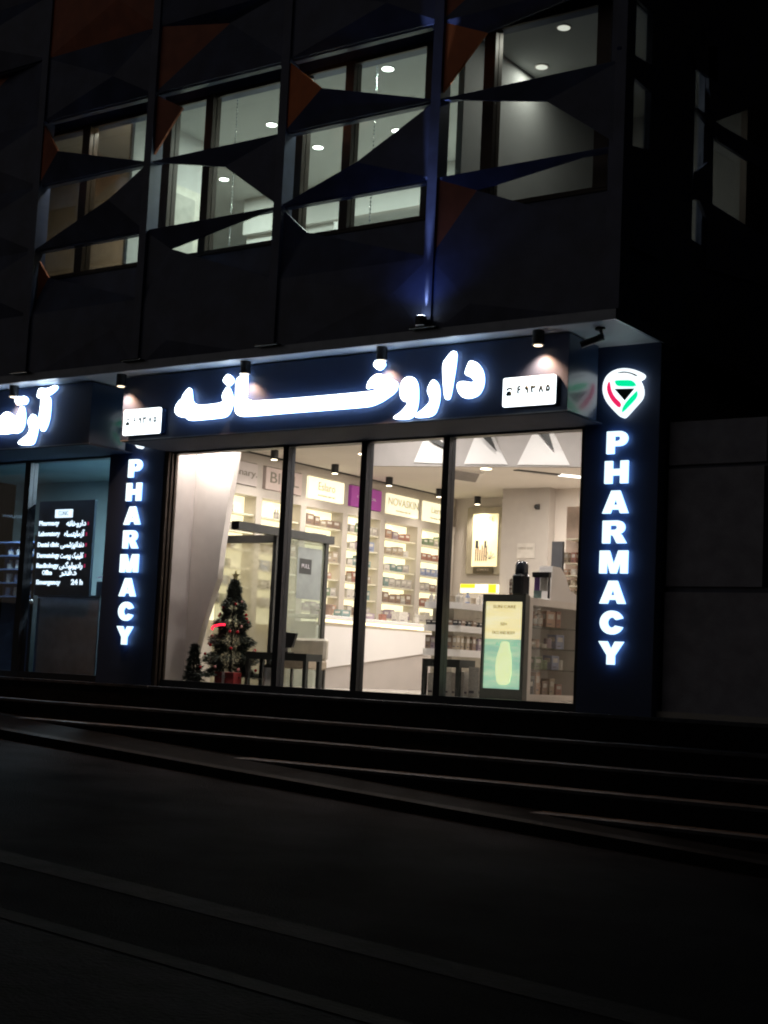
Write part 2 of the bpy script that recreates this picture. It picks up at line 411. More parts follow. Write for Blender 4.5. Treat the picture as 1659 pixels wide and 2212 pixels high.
# ------------------------------------------------------------------ shop shell
C = B
box("shop_floor", (-6.88, .12, -.05), (2.4, 7.3, .06), floorm, C)
box("shop_wall", (-6.45, 1.05, .06), (-6.3, 7.1, 3.9), warmw, C)
box("shop_wall", (-6.04, .22, .06), (-5.985, .617, 3.24), mat("darkened_wall_panel", (.40, .36, .34), .7, noise=.04), C)  # darker copy of the slanted wall's tone, evens out light across the fold
box("shop_wall", (-6.3, 7.0, .06), (-3.95, 7.15, 3.9), warmw, C)
MB().box((-4.45, 6.0, .06), (-3.62, 7.1, 3.24)).build("shop_column", mat("greige_column", (.42, .38, .34), .7, noise=.04), C)
box("shop_wall", (-3.64, 6.2, .06), (2.4, 6.35, 3.9), warmw, C)
box("shop_wall", (.2, .6, .06), (.35, 6.2, 3.9), warmw, C)
bp0, bp1 = Vector((-3.95, 1.72, 0)), Vector((-1.2, 2.62, 0))
cl = MB()
cl.prism([(-6.88, .3, 3.24), (-3.95, .3, 3.24), (-3.95, 1.76, 3.24), (-1.2, 2.66, 3.24), (.2, 3.1, 3.24), (.2, 6.2, 3.24), (-3.62, 6.2, 3.24), (-3.62, 7.0, 3.24), (-6.88, 7.0, 3.24)], (0, 0, .1))
cl.build("shop_ceiling", ceilm, C)
box("shop_ceiling", (-6.3, .3, 3.80), (.2, 6.2, 3.86), ceilm, C)
dirb = (bp1-bp0).normalized(); nb = Vector((dirb.y, -dirb.x, 0))
e1 = bp1+dirb*1.5
bulkm = mat("greige_bulkhead", (.46, .43, .41), .7, noise=.04)
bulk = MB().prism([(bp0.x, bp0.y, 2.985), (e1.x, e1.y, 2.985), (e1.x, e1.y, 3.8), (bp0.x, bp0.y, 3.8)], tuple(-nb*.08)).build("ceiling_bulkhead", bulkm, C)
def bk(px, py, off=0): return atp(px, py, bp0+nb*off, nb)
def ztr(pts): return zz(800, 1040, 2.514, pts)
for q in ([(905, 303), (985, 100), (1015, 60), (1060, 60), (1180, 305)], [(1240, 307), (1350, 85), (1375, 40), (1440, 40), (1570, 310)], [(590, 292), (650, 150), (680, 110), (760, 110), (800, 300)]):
    pts = [bk(x, y, .004) for x, y in ztr(q)]; MB().prism(pts, tuple(nb*.012)).build("scallop_relief", mat("white_painted_scallop", (.92, .9, .88), .5, noise=0), C)  # white triangles stand in for light scallops on the bulkhead
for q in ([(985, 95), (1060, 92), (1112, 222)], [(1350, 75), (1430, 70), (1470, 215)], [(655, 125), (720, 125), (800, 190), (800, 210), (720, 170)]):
    MB().prism([bk(x, y, .03) for x, y in ztr(q)], tuple(nb*.05)).build("scallop_wedge", dgrey, C)  # dark wedges shaped as part of the light scallop pattern
# slanted white wall panel at the left of the window
pe = [at(px, py, y=.62) for px, py in ((516, 930), (513, 960), (478, 1180), (470, 1250), (440, 1340), (405, 1480))]
pt = [(-5.99, 3.23), (pe[0].x, 3.23)]+[(p.x, max(.07, p.z)) for p in pe[1:]]+[(-5.99, .07)]
MB().prism([(x, .62, z) for x, z in pt], (0, .10, 0)).build("slanted_wall", mat("lightened_wall_panel", (.78, .71, .66), .8, noise=.04), C)  # lighter copy of one wall tone, brightness put into the colour

# shop window
def storefront(x0, x1, ms, label, withdoor=False):
    t = thing("shop_window", label, "window", ((x0+x1)/2, .15, 0))
    box("sill_rail", (x0, .09, 0.0), (x1, .21, .085), blackf, t)
    box("head_rail", (x0, .08, 2.99), (x1, .22, 3.05), blackf, t)
    for x, wd in ms: box("mullion", (x-wd/2, .08, .085), (x+wd/2, .22, 2.99), blackf, t)
    for (a, wa), (b, wb) in zip(ms, ms[1:]): box("glass_pane", (a+wa/2, .145, .085), (b-wb/2, .155, 2.99), paneg, t)
    return t
storefront(-5.99, .07, [(-5.97, .05), (-4.04, .085), (-2.86, .085), (-1.715, .085), (.03, .07)], "wide four-pane black framed window of the brightly lit pharmacy")
storefront(-12.5, -6.97, [(-12.4, .1), (-10.5, .1), (-8.66, .11), (-7.0, .06)], "dim black framed window left of the pillar with the directory board behind it")

# ------------------------------------------------------------------ backlit shelf wall
SWX = -5.9
sw = thing("wall_shelf", "long backlit shelf wall full of medicine boxes down the left side of the pharmacy", "shelf", (SWX-.15, 4, .06))
bays = [(-.15, .80), (.95, 1.78), (1.93, 2.78), (2.90, 3.80), (3.95, 4.78), (4.92, 5.82), (5.93, 6.78)]
BAYS = [(.0, .80)] + bays[1:]
boards = [2.38, 2.13, 1.88, 1.63, 1.38, 1.13]
div = MB(); BAYS[0] = (1.04, .80)
edges = [0.0]
for a, b in BAYS[1:]: div.box((SWX-.22, b, .06), (SWX, b+.13, 2.64))
div.box((SWX-.22, 1.04, 2.64), (SWX, 6.95, 2.76))
div.box((SWX-.34, 1.04, 3.10), (SWX-.02, 6.95, 3.235))
for a, b in BAYS[1:]: div.box((SWX-.34, b, 2.76), (SWX-.02, b+.13, 3.10))
div.build("shelf_carcass", divm, sw)
bkp = MB().box((SWX-.24, 1.04, .9), (SWX-.225, 6.9, 2.64)).build("backlit_panel", lshelf, sw)
sb = MB()
for a, b in BAYS[1:]:
    for z in boards: sb.box((SWX-.215, max(a+.01, 1.04), z-.012), (SWX-.03, b-.004, z+.008))
sb.build("shelf_board", mat("cream_shelf_board", (.80, .76, .60), .4, noise=.03), sw)
inkp = mat("faint_header_print", (.5, .46, .34), .6, noise=0, emit=(.5, .45, .3), estr=.35)
lightsn = [("ordinary.", (.55, .48, .44), .11, inkg, .0), ("BIOL", (.62, .50, .45), .19, inkg, .0), ("Eslaro", (1, .93, .68), .15, inkp, .95),
           ("", (.32, .06, .28), .1, None, .35), ("NOVASKIN", (1, .93, .68), .15, inkp, .85), ("Lierre", (1, .93, .68), .13, inkp, .95)]
for (a, b), (s, colr, size, ink, e) in zip(BAYS[1:], lightsn):
    pm = mat("header_light_panel_"+(s or "violet").strip(".").lower(), colr, .5, noise=.03, emit=colr, estr=e if e else .12)
    hp = box("header_panel", (SWX-.06, max(a+.02, 1.05), 2.775), (SWX+.01, b-.02, 3.085), pm, sw)
    cy = (a+b)/2; nx = SWX+.013
    if s == "": text("lettering", "COSMEDICAL", (nx, cy, 2.93), WX, WZ, .055, mat("white_print", (.8, .75, .8), .5, noise=0), hp, width=.5)
    else:
        text("lettering", s, (nx, cy-(-.03 if s == "ordinary." else 0), 2.94+(.02 if e else 0)), WX, WZ, size*1.15, ink, hp, bold=.001, width={"ordinary.": .72, "BIOL": .64}.get(s))
        if e: text("lettering", "PROFESSIONAL SKIN CARE", (nx, cy, 2.83), WX, WZ, .04, inkp, hp, width=.42)
# strip lamps of the shelf wall
for (a, b) in BAYS[1:]:
    area("strip_lamp", (SWX-.1, (a+b)/2, 2.62), .7, 1.0, (1, .85, .55), sw, shape='RECTANGLE', sy=.06)

ROWN = ["top", "second", "third", "fourth", "fifth", "lowest"]
BAYN = ["", "in the bay nearest the street", "under the BIOL header", "under the cream Eslaro header", "under the violet header", "under the NOVASKIN header", "in the farthest bay"]
ORD = ["first", "second", "third", "fourth", "fifth", "sixth", "seventh"]
pal = {"white": (.62, .58, .52), "grey": (.42, .39, .34), "brown": (.26, .18, .13), "red brown": (.32, .15, .11), "teal": (.19, .28, .26), "mauve": (.34, .27, .31), "green": (.18, .25, .15), "peach": (.48, .30, .21), "blue": (.26, .31, .45), "tan": (.40, .33, .24)}
PM = {k: mat(k.replace(" ", "_")+"_carton", v, .5, noise=.15, scale=30) for k, v in pal.items()}
BM = {}
def product(name, kind, x, y, z, dx, dy, h, ma, label, cat, group):
    key = (kind, round(dx, 2), round(dy, 2), round(h, 2), ma.name)
    if key not in BM:
        b = MB()
        if kind == 'box':
            b.box((-dx/2, -dy/2, 0), (dx/2, dy/2, h))
            b.box((dx/2, -dy*.32, h*.52), (dx/2+.001, dy*.32, h*.82), 1); b.box((dx/2, -dy*.38, h*.16), (dx/2+.001, dy*.1, h*.24), 2)
            b.box((-dx*.32, -dy/2-.001, h*.52), (dx*.32, -dy/2, h*.82), 1); b.box((-dx*.38, -dy/2-.001, h*.16), (dx*.1, -dy/2, h*.24), 2)
        elif kind == 'bottle':
            r = dy/2; b.lathe([(r*.95, 0), (r, .01), (r, h*.62), (r*.75, h*.72), (r*.35, h*.78), (r*.35, h*.84), (r*.45, h*.85), (r*.45, h)], (0, 0, 0), 10); b.lathe([(r*1.01, h*.15), (r*1.012, h*.16), (r*1.012, h*.5), (r*1.01, h*.51)], (0, 0, 0), 10, 1)
        elif kind == 'jar':
            r = dy/2; b.lathe([(r*.9, 0), (r, .006), (r, h*.66), (r*.92, h*.7), (r*1.02, h*.72), (r*1.02, h*.98), (r*.95, h)], (0, 0, 0), 12)
        elif kind == 'tube':
            r = dy/2; b.lathe([(r*.5, 0), (r*.5, h*.15), (r*.9, h*.18), (r*1., h*.5), (r*.5, h*.95), (r*.15, h)], (0, 0, 0), 10)
        bmesh.ops.recalc_face_normals(b.b, faces=b.b.faces[:])
        me = bpy.data.meshes.new(name); b.b.to_mesh(me); b.b.free(); me.materials.append(ma); me.materials.append(mat("pack_label_cream", (.62, .58, .52), .5, noise=.2, scale=60)); me.materials.append(mat("pack_print_dark", (.12, .10, .12), .5, noise=.2, scale=60)); BM[key] = me
    o = bpy.data.objects.new(name, BM[key]); COL.objects.link(o); o.location = (x, y, z)
    o.rotation_euler.z = random.uniform(-.06, .06)
    return tag(o, label, cat, group)
rows_col = {2: ["white", "white", "tan", "grey", "grey", "white"], 3: ["brown", "grey", "tan", "peach", "grey", "mauve"], 4: ["grey", "mauve", "teal", "tan", "white", "grey"],
            5: ["red brown", "tan", "teal", "grey", "brown", "mauve"], 6: ["green", "red brown", "blue", "grey", "tan", "white"], 1: ["white", "grey", "white", "tan", "grey", "grey"], 7: ["grey"]*6}
cnt = 0
for bi, (a, b) in enumerate(BAYS):
    if bi == 0: continue
    for ri, z in enumerate(boards):
        base = rows_col.get(bi+0 if bi < 7 else 6, ["grey"]*6)[ri]
        if bi in (1, 2) and ri == 0: items = [("bottle", .05, .13)]*2
        elif bi in (1, 2) and ri > 3: items = [("box", .14, .12)]*3
        elif bi == 1: items = [("box", .08, .10)]*4
        else: items = [("box", random.choice([.13, .15, .17]), random.choice([.09, .11, .12, .14, .16])) for _ in range(5)]
        y = a+.05+random.uniform(0, .05)
        if bi in (1, 2) and ri == 0: y = (a+b)/2-.12
        items_i = 0
        for kind, dy, h in items:
            if y+dy > b-.03: break
            c = base if random.random() < .72 else random.choice(list(pal))
            ddx = .12 if kind == 'box' else dy
            nm = {"box": "medicine_box", "bottle": "medicine_bottle"}[kind]
            nt_ = {"box": "medicine box", "bottle": "bottle"}[kind]
            product(nm, kind, SWX-.025-ddx/2, y+dy/2, z+.009, ddx, dy, h, PM[c] if kind == 'box' else PM["grey"],
                    f"{c if kind=='box' else 'grey'} {nt_}, {ORD[items_i]} along the {ROWN[ri]} shelf {BAYN[bi]}", "medicine "+("box" if kind == 'box' else "bottle"),
                    "goods on the backlit shelves"); items_i += 1
            y += dy+random.choice([.006, .01, .02]); cnt += 1
print("shelf goods", cnt)

# ------------------------------------------------------------------ counter
ct = thing("service_counter", "long white service counter with a warm light strip in front of the backlit shelves", "counter", (-5.2, 4, .06))
box("counter_body", (-5.45, 2.12, .06), (-5.02, 5.4, .95), greylam, ct)
MB().prism([(-5.015, 2.12, .30), (-5.015, 5.4, .68), (-5.015, 5.4, .93), (-5.015, 2.12, .90)], (.022, 0, 0)).build("front_panel", lamin, ct)
box("light_strip", (-5.02, 2.14, .955), (-4.985, 5.38, .995), ledw, ct)
box("counter_top", (-5.5, 2.10, 1.0), (-4.97, 5.42, 1.05), lamin, ct, .006)
area("strip_lamp", (-4.95, 3.7, .96), 3.2, 3, (1, .85, .55), ct, rot=(0, math.radians(-60), 0), shape='RECTANGLE', sy=.03)
for i, (y, k, dy, h, c, l) in enumerate([(2.35, 'jar', .16, .12, "mauve", "mauve jar at the door end of the white counter"), (2.62, 'jar', .13, .16, "brown", "tall brown jar near the door end of the counter"), (2.95, 'box', .2, .1, "teal", "flat dark teal carton lying on the white counter"),
        (3.5, 'box', .3, .09, "mauve", "wide mauve carton lying mid counter"), (3.95, 'jar', .12, .1, "red brown", "small red brown jar on the counter under the violet header"), (4.4, 'box', .22, .16, "white", "white carton on the far half of the counter"), (4.85, 'bottle', .09, .2, "grey", "grey bottle near the far end of the counter")]):
    product("counter_item", k, -5.2, y, 1.051, .14 if k == 'box' else dy, dy, h, PM[c], l, "goods", None).pop("group", None) if False else product("counter_item", k, -5.2, y, 1.051, .14 if k == 'box' else dy, dy, h, PM[c], l, "goods", "goods on the counter")

# ------------------------------------------------------------------ glass partition and door inside the window
gp = thing("glass_partition", "frosted glass partition with dark header standing behind the christmas tree", "partition", (-5.4, 1.15, .06))
box("header", (-6.0, 1.11, 1.93), (-4.86, 1.20, 2.03), dgrey, gp)
box("etched_glass", (-6.0, 1.15, .06), (-4.86, 1.162, 1.93), frost, gp)
gd = thing("glass_door", "open glass shop door in a dark frame with a steel pull handle and a black header box", "door", (-4.8, 1.2, .06))
box("door_closer_box", (-4.88, .12, 1.995), (-4.76, 2.11, 2.10), dgrey, gd)
box("jamb", (-4.84, 1.955, .06), (-4.78, 2.02, 1.995), dgrey, gd)
box("jamb", (-4.84, .9, .06), (-4.78, .95, 1.995), dgrey, gd)
box("door_leaf", (-4.815, .95, .07), (-4.803, 1.955, 1.99), glass("door_glass", (.9, .95, .93), .05, haze=.30, hcol=(.62, .66, .58)), gd)
hd = MB().tube((-4.74, 1.83, .90), (-4.74, 1.83, 1.10), .012).tube((-4.8, 1.83, .91), (-4.74, 1.83, .91), .009).tube((-4.8, 1.83, 1.09), (-4.74, 1.83, 1.09), .009)
hd.build("handle", mat("brushed_steel", (.6, .6, .58), .3, metal=.9), gd)
stk = box("door_sticker", (-4.801, 1.42, 1.55), (-4.797, 1.68, 1.75), mat("black_sticker", (.05, .055, .055), .4), gd)
text("sticker_text", "PULL", (-4.794, 1.55, 1.65), WX, WZ, .08, mat("white_print", (.8, .75, .8), .5, noise=0), stk)
box("frosted_film", (-4.801, 1.38, 1.22), (-4.7985, 1.9, 1.9), mat("grey_film", (.30, .33, .32), .5), gd)

# ------------------------------------------------------------------ christmas trees
def xmas(x, y, z, H, R, label, deco, name="christmas_tree"):
    t = thing(name, label, "christmas tree", (x, y, z))
    MB().tube((x, y, z+.05), (x, y, z+H), .018, r2=.006).build("trunk", brown, t)
    b = bmesh.new(); n = int(15000*(H/1.4)**2)
    for i in range(n):
        u = random.random()**.8; zl = .12+(.88*(1-u)) if False else random.random()**1.25
        hh = .10+.9*zl; lay = .78+.22*math.cos(zl*34)
        rad = R*(1-zl)**.85*lay+.012
        th = random.uniform(0, 2*math.pi); rr = rad*math.sqrt(random.uniform(.15, 1))
        c = Vector((x+rr*math.cos(th), y+rr*math.sin(th), z+hh*H-.10*rr+random.uniform(-.01, .01)))
        L = random.uniform(.03, .06); d = Vector((math.cos(th), math.sin(th), random.uniform(-.5, .35))).normalized()
        s = d.cross(Vector((random.uniform(-1, 1), random.uniform(-1, 1), 1))).normalized()*random.uniform(.005, .011)
        v = [b.verts.new(c-s), b.verts.new(c+s), b.verts.new(c+d*L+s*.3), b.verts.new(c+d*L-s*.3)]; b.faces.new(v).material_index = 1 if i % 8 == 0 else 0
    me = bpy.data.meshes.new("foliage"); b.to_mesh(me); b.free(); link("foliage", me, [mat("dark_tinsel_needles", (.03, .042, .033), .55, noise=.5, scale=30), mat("pale_glint_needles", (.45, .42, .42), .3, metal=.6)], t)  # pale needles mixed in as painted glints
    if deco:
        rng = random.Random(5)
        rb = mat("red_bauble", (.5, .03, .04), .2); pb = mat("pink_bauble", (.6, .28, .26), .25)
        for i in range(26):
            zl = rng.uniform(.05, .78); th = rng.uniform(math.pi*1.0, math.pi*2.2); rr = R*(1-zl)**.85*.95
            MB().ball((x+rr*math.cos(th), y+rr*math.sin(th), z+(.10+.9*zl)*H), .02, 10).build("bauble", rb if i % 3 else pb, t, smooth=True)
        b = MB(); zl = .42; n = 14
        pts = [Vector((x+R*.62*math.cos(a), y+R*.62*math.sin(a), z+.54*H+.03*math.sin((a-4.2)*2))) for a in [math.pi*1.15+i*.8*math.pi/n for i in range(n+1)]]
        for p, q in zip(pts[:8], pts[1:9]): b.tube(p, q, .014, 6)
        b.build("red_light_rope", mat("red_glow_rope", (.8, .02, .04), .5, noise=0, emit=(1, .015, .05), estr=2.2), t)
        star = MB(); P5 = []
        for i in range(10):
            a = math.pi/2+i*math.pi/5; r = .075 if i % 2 == 0 else .03
            P5.append((x+r*math.cos(a), y, z+H+.05+r*math.sin(a)))
        star.prism(P5, (0, .012, 0)).build("star", mat("gold_star", (.5, .42, .2), .35, metal=.6), t)
    MB().lathe([(.06, 0), (.09, .0), (.11, .14), (.1, .15)], (x, y, z), 14).build("pot", dgrey, t)
    return t
xmas(-5.20, .62, .06, 1.34, .42, "dark christmas tree with red baubles and a star behind the left window pane", True)
xmas(-5.66, .44, .06, .50, .12, "knee-high dark tree standing in the corner beside the christmas tree", False, "small_christmas_tree")
gb = thing("gift_box", "red gift box with a ribbon under the christmas tree", "gift box", (-5.0, .36, .06))
box("box", (-5.18, .30, .06), (-4.86, .46, .22), mat("red_gift_paper", (.24, .025, .025), .45), gb, .006)
MB().box((-5.05, .296, .06), (-5.01, .464, .224)).build("ribbon", mat("white_ribbon", (.6, .5, .5), .5), gb)

# low benches, seats
def bench(x0, x1, y0, y1, h, label):
    t = thing("low_table", label, "table", ((x0+x1)/2, (y0+y1)/2, .06))
    box("table_top", (x0, y0, h-.09), (x1, y1, h), mat("black_oak", (.03, .034, .03), .5), t)
    for x in (x0, x1-.05):
        for y in (y0, y1-.05): box("leg", (x, y, .06), (x+.05, y+.05, h-.09), mat("black_oak", (.03, .034, .03), .5), t)
    return t
bench(-4.83, -3.87, .48, .80, .49, "low black table behind the left window panes, beside the christmas tree")
bench(-2.42, -1.90, .85, 1.2, .50, "small low black table with white cartons by the third window mullion")
for i, (x, h) in enumerate([(-2.33, .27), (-2.12, .29), (-1.95, .3)]):
    product("paper_carton", 'box', x, 1.0, .062, .12, .12, h, PM["white"], ["short white carton under the small black table, left one", "white carton under the small black table, middle one", "white carton under the small black table, right one"][i], "carton", "white cartons under the small table")
product("paper_carton", 'box', -1.78, 1.05, .062, .14, .14, .36, PM["white"], "tallest white carton standing right of the small black table", "carton", "white cartons under the small table")
bk_ = thing("steel_bin", "shiny steel cylinder bin under the low black table by the tree", "bin", (-4.55, .62, .06))
MB().lathe([(.07, 0), (.075, .01), (.075, .24), (.065, .25)], (-4.55, .62, .06), 18).build("bin_body", mat("brushed_steel", (.6, .6, .58), .3, metal=.9), bk_, smooth=True)
MB().lathe([(.078, .24), (.078, .27), (.06, .28)], (-4.55, .62, .06), 18).build("rim", dgrey, bk_)
cm = thing("card_terminal", "dark screen terminal on the low black table behind the first mullion", "terminal", (-4.35, .62, .49))
MB().prism([(-4.46, .60, .56), (-4.20, .60, .56), (-4.16, .62, .74), (-4.44, .62, .76)], (0, .04, 0)).build("screen", lampb, cm)
MB().box((-4.36, .60, .49), (-4.30, .66, .57)).box((-4.42, .57, .49), (-4.24, .70, .505)).build("stand", lampb, cm)
arm = thing("waiting_chair", "pale low armchair behind the low black table", "chair", (-4.45, .98, .06))
MB().box((-4.78, .92, .30), (-4.2, 1.35, .42)).build("seat", PM["tan"], arm, .02); MB().box((-4.78, 1.28, .42), (-4.2, 1.38, .70)).build("backrest", mat("cream_leather", (.6, .55, .46), .5), arm, .03)
for x in (-4.76, -4.24):
    for y in (.94, 1.3): box("leg", (x, y, .06), (x+.03, y+.03, .30), dgrey, arm)

# ------------------------------------------------------------------ island: light box, cabinet
lb = thing("display_light_box", "upright grey framed light box with a yellow and green advert, facing the street", "light box", (-1.36, .95, .06))
lx0, lx1, lyy = -1.66, -1.09, .92
fr = MB().box((lx0, lyy, .06), (lx1, lyy+.10, .19)).box((lx0, lyy, 1.19), (lx1, lyy+.10, 1.27)).box((lx0, lyy, .19), (lx0+.03, lyy+.10, 1.19)).box((lx1-.045, lyy, .19), (lx1, lyy+.10, 1.19))
fr.build("frame", greyfr, lb)
def gradmat(name, c0, c1, e, axis='X', s=6):
    M = bpy.data.materials.new(name); M.use_nodes = True; t = M.node_tree; b = t.nodes["Principled BSDF"]
    tc = t.nodes.new("ShaderNodeTexCoord"); n = t.nodes.new("ShaderNodeTexNoise"); n.inputs["Scale"].default_value = s; n.inputs["Detail"].default_value = 3
    mp = t.nodes.new("ShaderNodeMapping"); mp.inputs["Scale"].default_value = (.6, 1, 3)
    t.links.new(tc.outputs["Object"], mp.inputs[0]); t.links.new(mp.outputs[0], n.inputs["Vector"])
    r = t.nodes.new("ShaderNodeValToRGB"); r.color_ramp.elements[0].position = .35; r.color_ramp.elements[1].position = .65
    r.color_ramp.elements[0].color = (*c0, 1); r.color_ramp.elements[1].color = (*c1, 1)
    t.links.new(n.outputs[0], r.inputs[0]); t.links.new(r.outputs[0], b.inputs["Base Color"]); t.links.new(r.outputs[0], b.inputs["Emission Color"])
    b.inputs["Emission Strength"].default_value = e; b.inputs["Roughness"].default_value = .4; return M
ax0, ax1 = lx0+.03, lx1-.045
box("upper_advert", (ax0, lyy+.03, .76), (ax1, lyy+.05, 1.19), gradmat("yellow_advert", (1, .84, .42), (1, .92, .58), .85, s=3), lb)
lo_ = box("lower_advert", (ax0, lyy+.03, .19), (ax1, lyy+.05, .76), gradmat("green_advert", (.36, .62, .46), (.58, .82, .52), .70, s=5), lb)
acx = (ax0+ax1)/2
bt = [(-.075, -.02), (.075, -.02), (.10, .08), (.105, .2), (.09, .32), (.06, .43), (.05, .47), (-.04, .47), (-.05, .43), (-.09, .32), (-.11, .2), (-.10, .08)]
outline("bottle_picture", [[(p[0], p[1]) for p in chaikin(bt, 2)]], (acx+.02, lyy+.026, .26), FX, FZ, .004, mat("advert_bottle_cream", (.9, 1, .6), .4, noise=.15, emit=(.82, .92, .5), estr=.80), lo_)
inky = mat("advert_ink", (.45, .38, .15), .6, noise=0)
for z, s, wd in [(1.13, "SUN CARE", .30), (.93, "50+", .09), (.83, "FACE AND BODY", .30)]: text("advert_text", s, (acx, lyy+.027, z), FX, FZ, .05, inky, lb, width=wd)
text("advert_text", "AQUA GEL", (acx+.05, lyy+.027, .70), FX, FZ, .06, mat("advert_ink_pale", (.4, .7, .6), .6, noise=0, emit=(.3, .6, .5), estr=.4), lb, width=.3)

cb = thing("display_cabinet", "white framed glass display cabinet with three glass shelves right of the light box", "cabinet", (-1.3, 1.7, .06))
cx1 = -1.12; cx0 = -1.55; y0, y1 = 1.06, 2.42
f2 = MB().box((cx0, y0, .06), (cx1, y1, .14)).box((cx0, y0, 1.17), (cx1, y1, 1.25)).box((cx0, y0, .14), (cx1, y0+.09, 1.17)).box((cx0, y1-.13, .14), (cx1, y1, 1.17)).box((cx0, y0, .14), (cx0+.03, y1, 1.17))
f2.build("carcass", mat("cream_cabinet", (.75, .70, .64), .5, noise=.03), cb)
sh = MB()
for z in (.43, .68, .93): sh.box((cx0+.03, y0+.09, z-.006), (cx1-.03, y1-.13, z+.006))
sh.build("glass_shelf", glass("green_edge_glass", (.75, .82, .75), .08, haze=.25, hcol=(.25, .3, .22)), cb)
box("glass_pane", (cx1-.014, y0+.09, .14), (cx1-.006, y1-.13, 1.17), paneg, cb)
its = [(.14, [("black", .2, .18, 'box'), ("peach", .1, .26, 'box'), ("brown", .14, .16, 'box'), ("tan", .12, .19, 'box'), ("red brown", .14, .13, 'box')]),
       (.436, [("white", .14, .12, 'jar'), ("green", .2, .14, 'box'), ("green", .12, .11, 'jar'), ("blue", .2, .17, 'box'), ("white", .1, .12, 'jar')]),
       (.686, [("tan", .2, .07, 'box'), ("peach", .1, .1, 'jar'), ("white", .12, .05, 'jar'), ("mauve", .09, .12, 'jar'), ("blue", .22, .17, 'box')]),
       (.936, [("mauve", .12, .16, 'box'), ("peach", .1, .17, 'bottle'), ("brown", .1, .2, 'bottle'), ("peach", .2, .19, 'box'), ("red brown", .1, .2, 'box')])]
PM["black"] = mat("black_carton", (.03, .035, .04), .5)
zn = ["floor", "lower glass shelf", "middle glass shelf", "upper glass shelf"]
ordn = ["first", "second", "third", "fourth", "fifth"]
kn = {'box': "carton", 'jar': "jar", 'bottle': "bottle"}
for si, (z, L) in enumerate(its):
    y = y0+.14
    for qi, (c, dy, h, k) in enumerate(L):
        product("cosmetic_"+kn[k], k, -1.27, y+dy/2, z+.001, .12 if k == 'box' else dy, dy, h, PM[c], f"{c} {kn[k]}, {ordn[qi]} from the left on the cabinet's {zn[si]}", kn[k], "goods in the display cabinet")
        y += dy+.045
# things on top of the island
th = thing("coffee_machine", "tall black capsule shaped machine with a steel badge on top of the display cabinet", "coffee machine", (-1.3, 1.15, 1.25))
box("body", (-1.37, 1.06, 1.275), (-1.22, 1.24, 1.52), lampb, th, .02)
MB().lathe([(.075, 0), (.08, .05), (.078, .13), (.06, .165), (.02, .18)], (-1.29, 1.15, 1.50), 18).build("water_tank", mat("smoked_plastic", (.03, .035, .045), .15), th, smooth=True)
MB().box((-1.33, 1.052, 1.50), (-1.26, 1.058, 1.512)).build("badge", emw if False else mat("bright_badge", (.8, .85, .85), .3, metal=.4), th)
MB().tube((-1.30, 1.15, 1.26), (-1.30, 1.15, 1.275), .09, 20).build("base", lampb, th)
tt = thing("leaflet_holder", "black topped leaflet holder with a purple leaflet beside the tall black machine", "leaflet holder", (-1.1, 1.3, 1.25))
MB().box((-1.22, 1.28, 1.50), (-1.0, 1.34, 1.56)).build("top_plate", lampb, tt)
box("purple_leaflet", (-1.20, 1.30, 1.34), (-1.13, 1.31, 1.50), mat("purple_print", (.2, .1, .32), .5), tt); box("white_leaflet", (-1.12, 1.30, 1.34), (-1.03, 1.31, 1.50), PM["white"], tt)
box("teal_leaflet", (-1.20, 1.29, 1.255), (-1.10, 1.30, 1.345), PM["teal"], tt); box("side_post", (-1.015, 1.29, 1.255), (-1.0, 1.32, 1.5), lampb, tt)
for i, (px, c, h, l) in enumerate([(-1.47, "brown", .12, "brown carton stacked left of the tall black machine, lower one")]):
    product("small_carton", 'box', px, 1.3, 1.252, .07, .1, h, PM[c], l, "carton", None) 
product("small_carton", 'box', -1.47, 1.3, 1.395, .07, .1, .08, PM["brown"], "brown carton left of the tall black machine, upper one on a stand", "carton", None)
box_st = box("white_plinth", (-1.50, 1.24, 1.374), (-1.42, 1.36, 1.393), PM["white"]); tag(box_st, "thin white plinth between two brown cartons on the cabinet", "plinth")
ws = thing("brochure_stand", "stepped white cardboard stand on the right end of the cabinet", "stand", (-1.15, 2.0, 1.25))
MB().prism([(-1.16, 1.62, 1.25), (-1.16, 2.3, 1.25), (-1.16, 2.3, 1.36), (-1.16, 2.12, 1.40), (-1.16, 1.98, 1.58), (-1.16, 1.86, 1.66), (-1.16, 1.66, 1.66)], (-.18, 0, 0)).build("stand_body", lamin, ws)
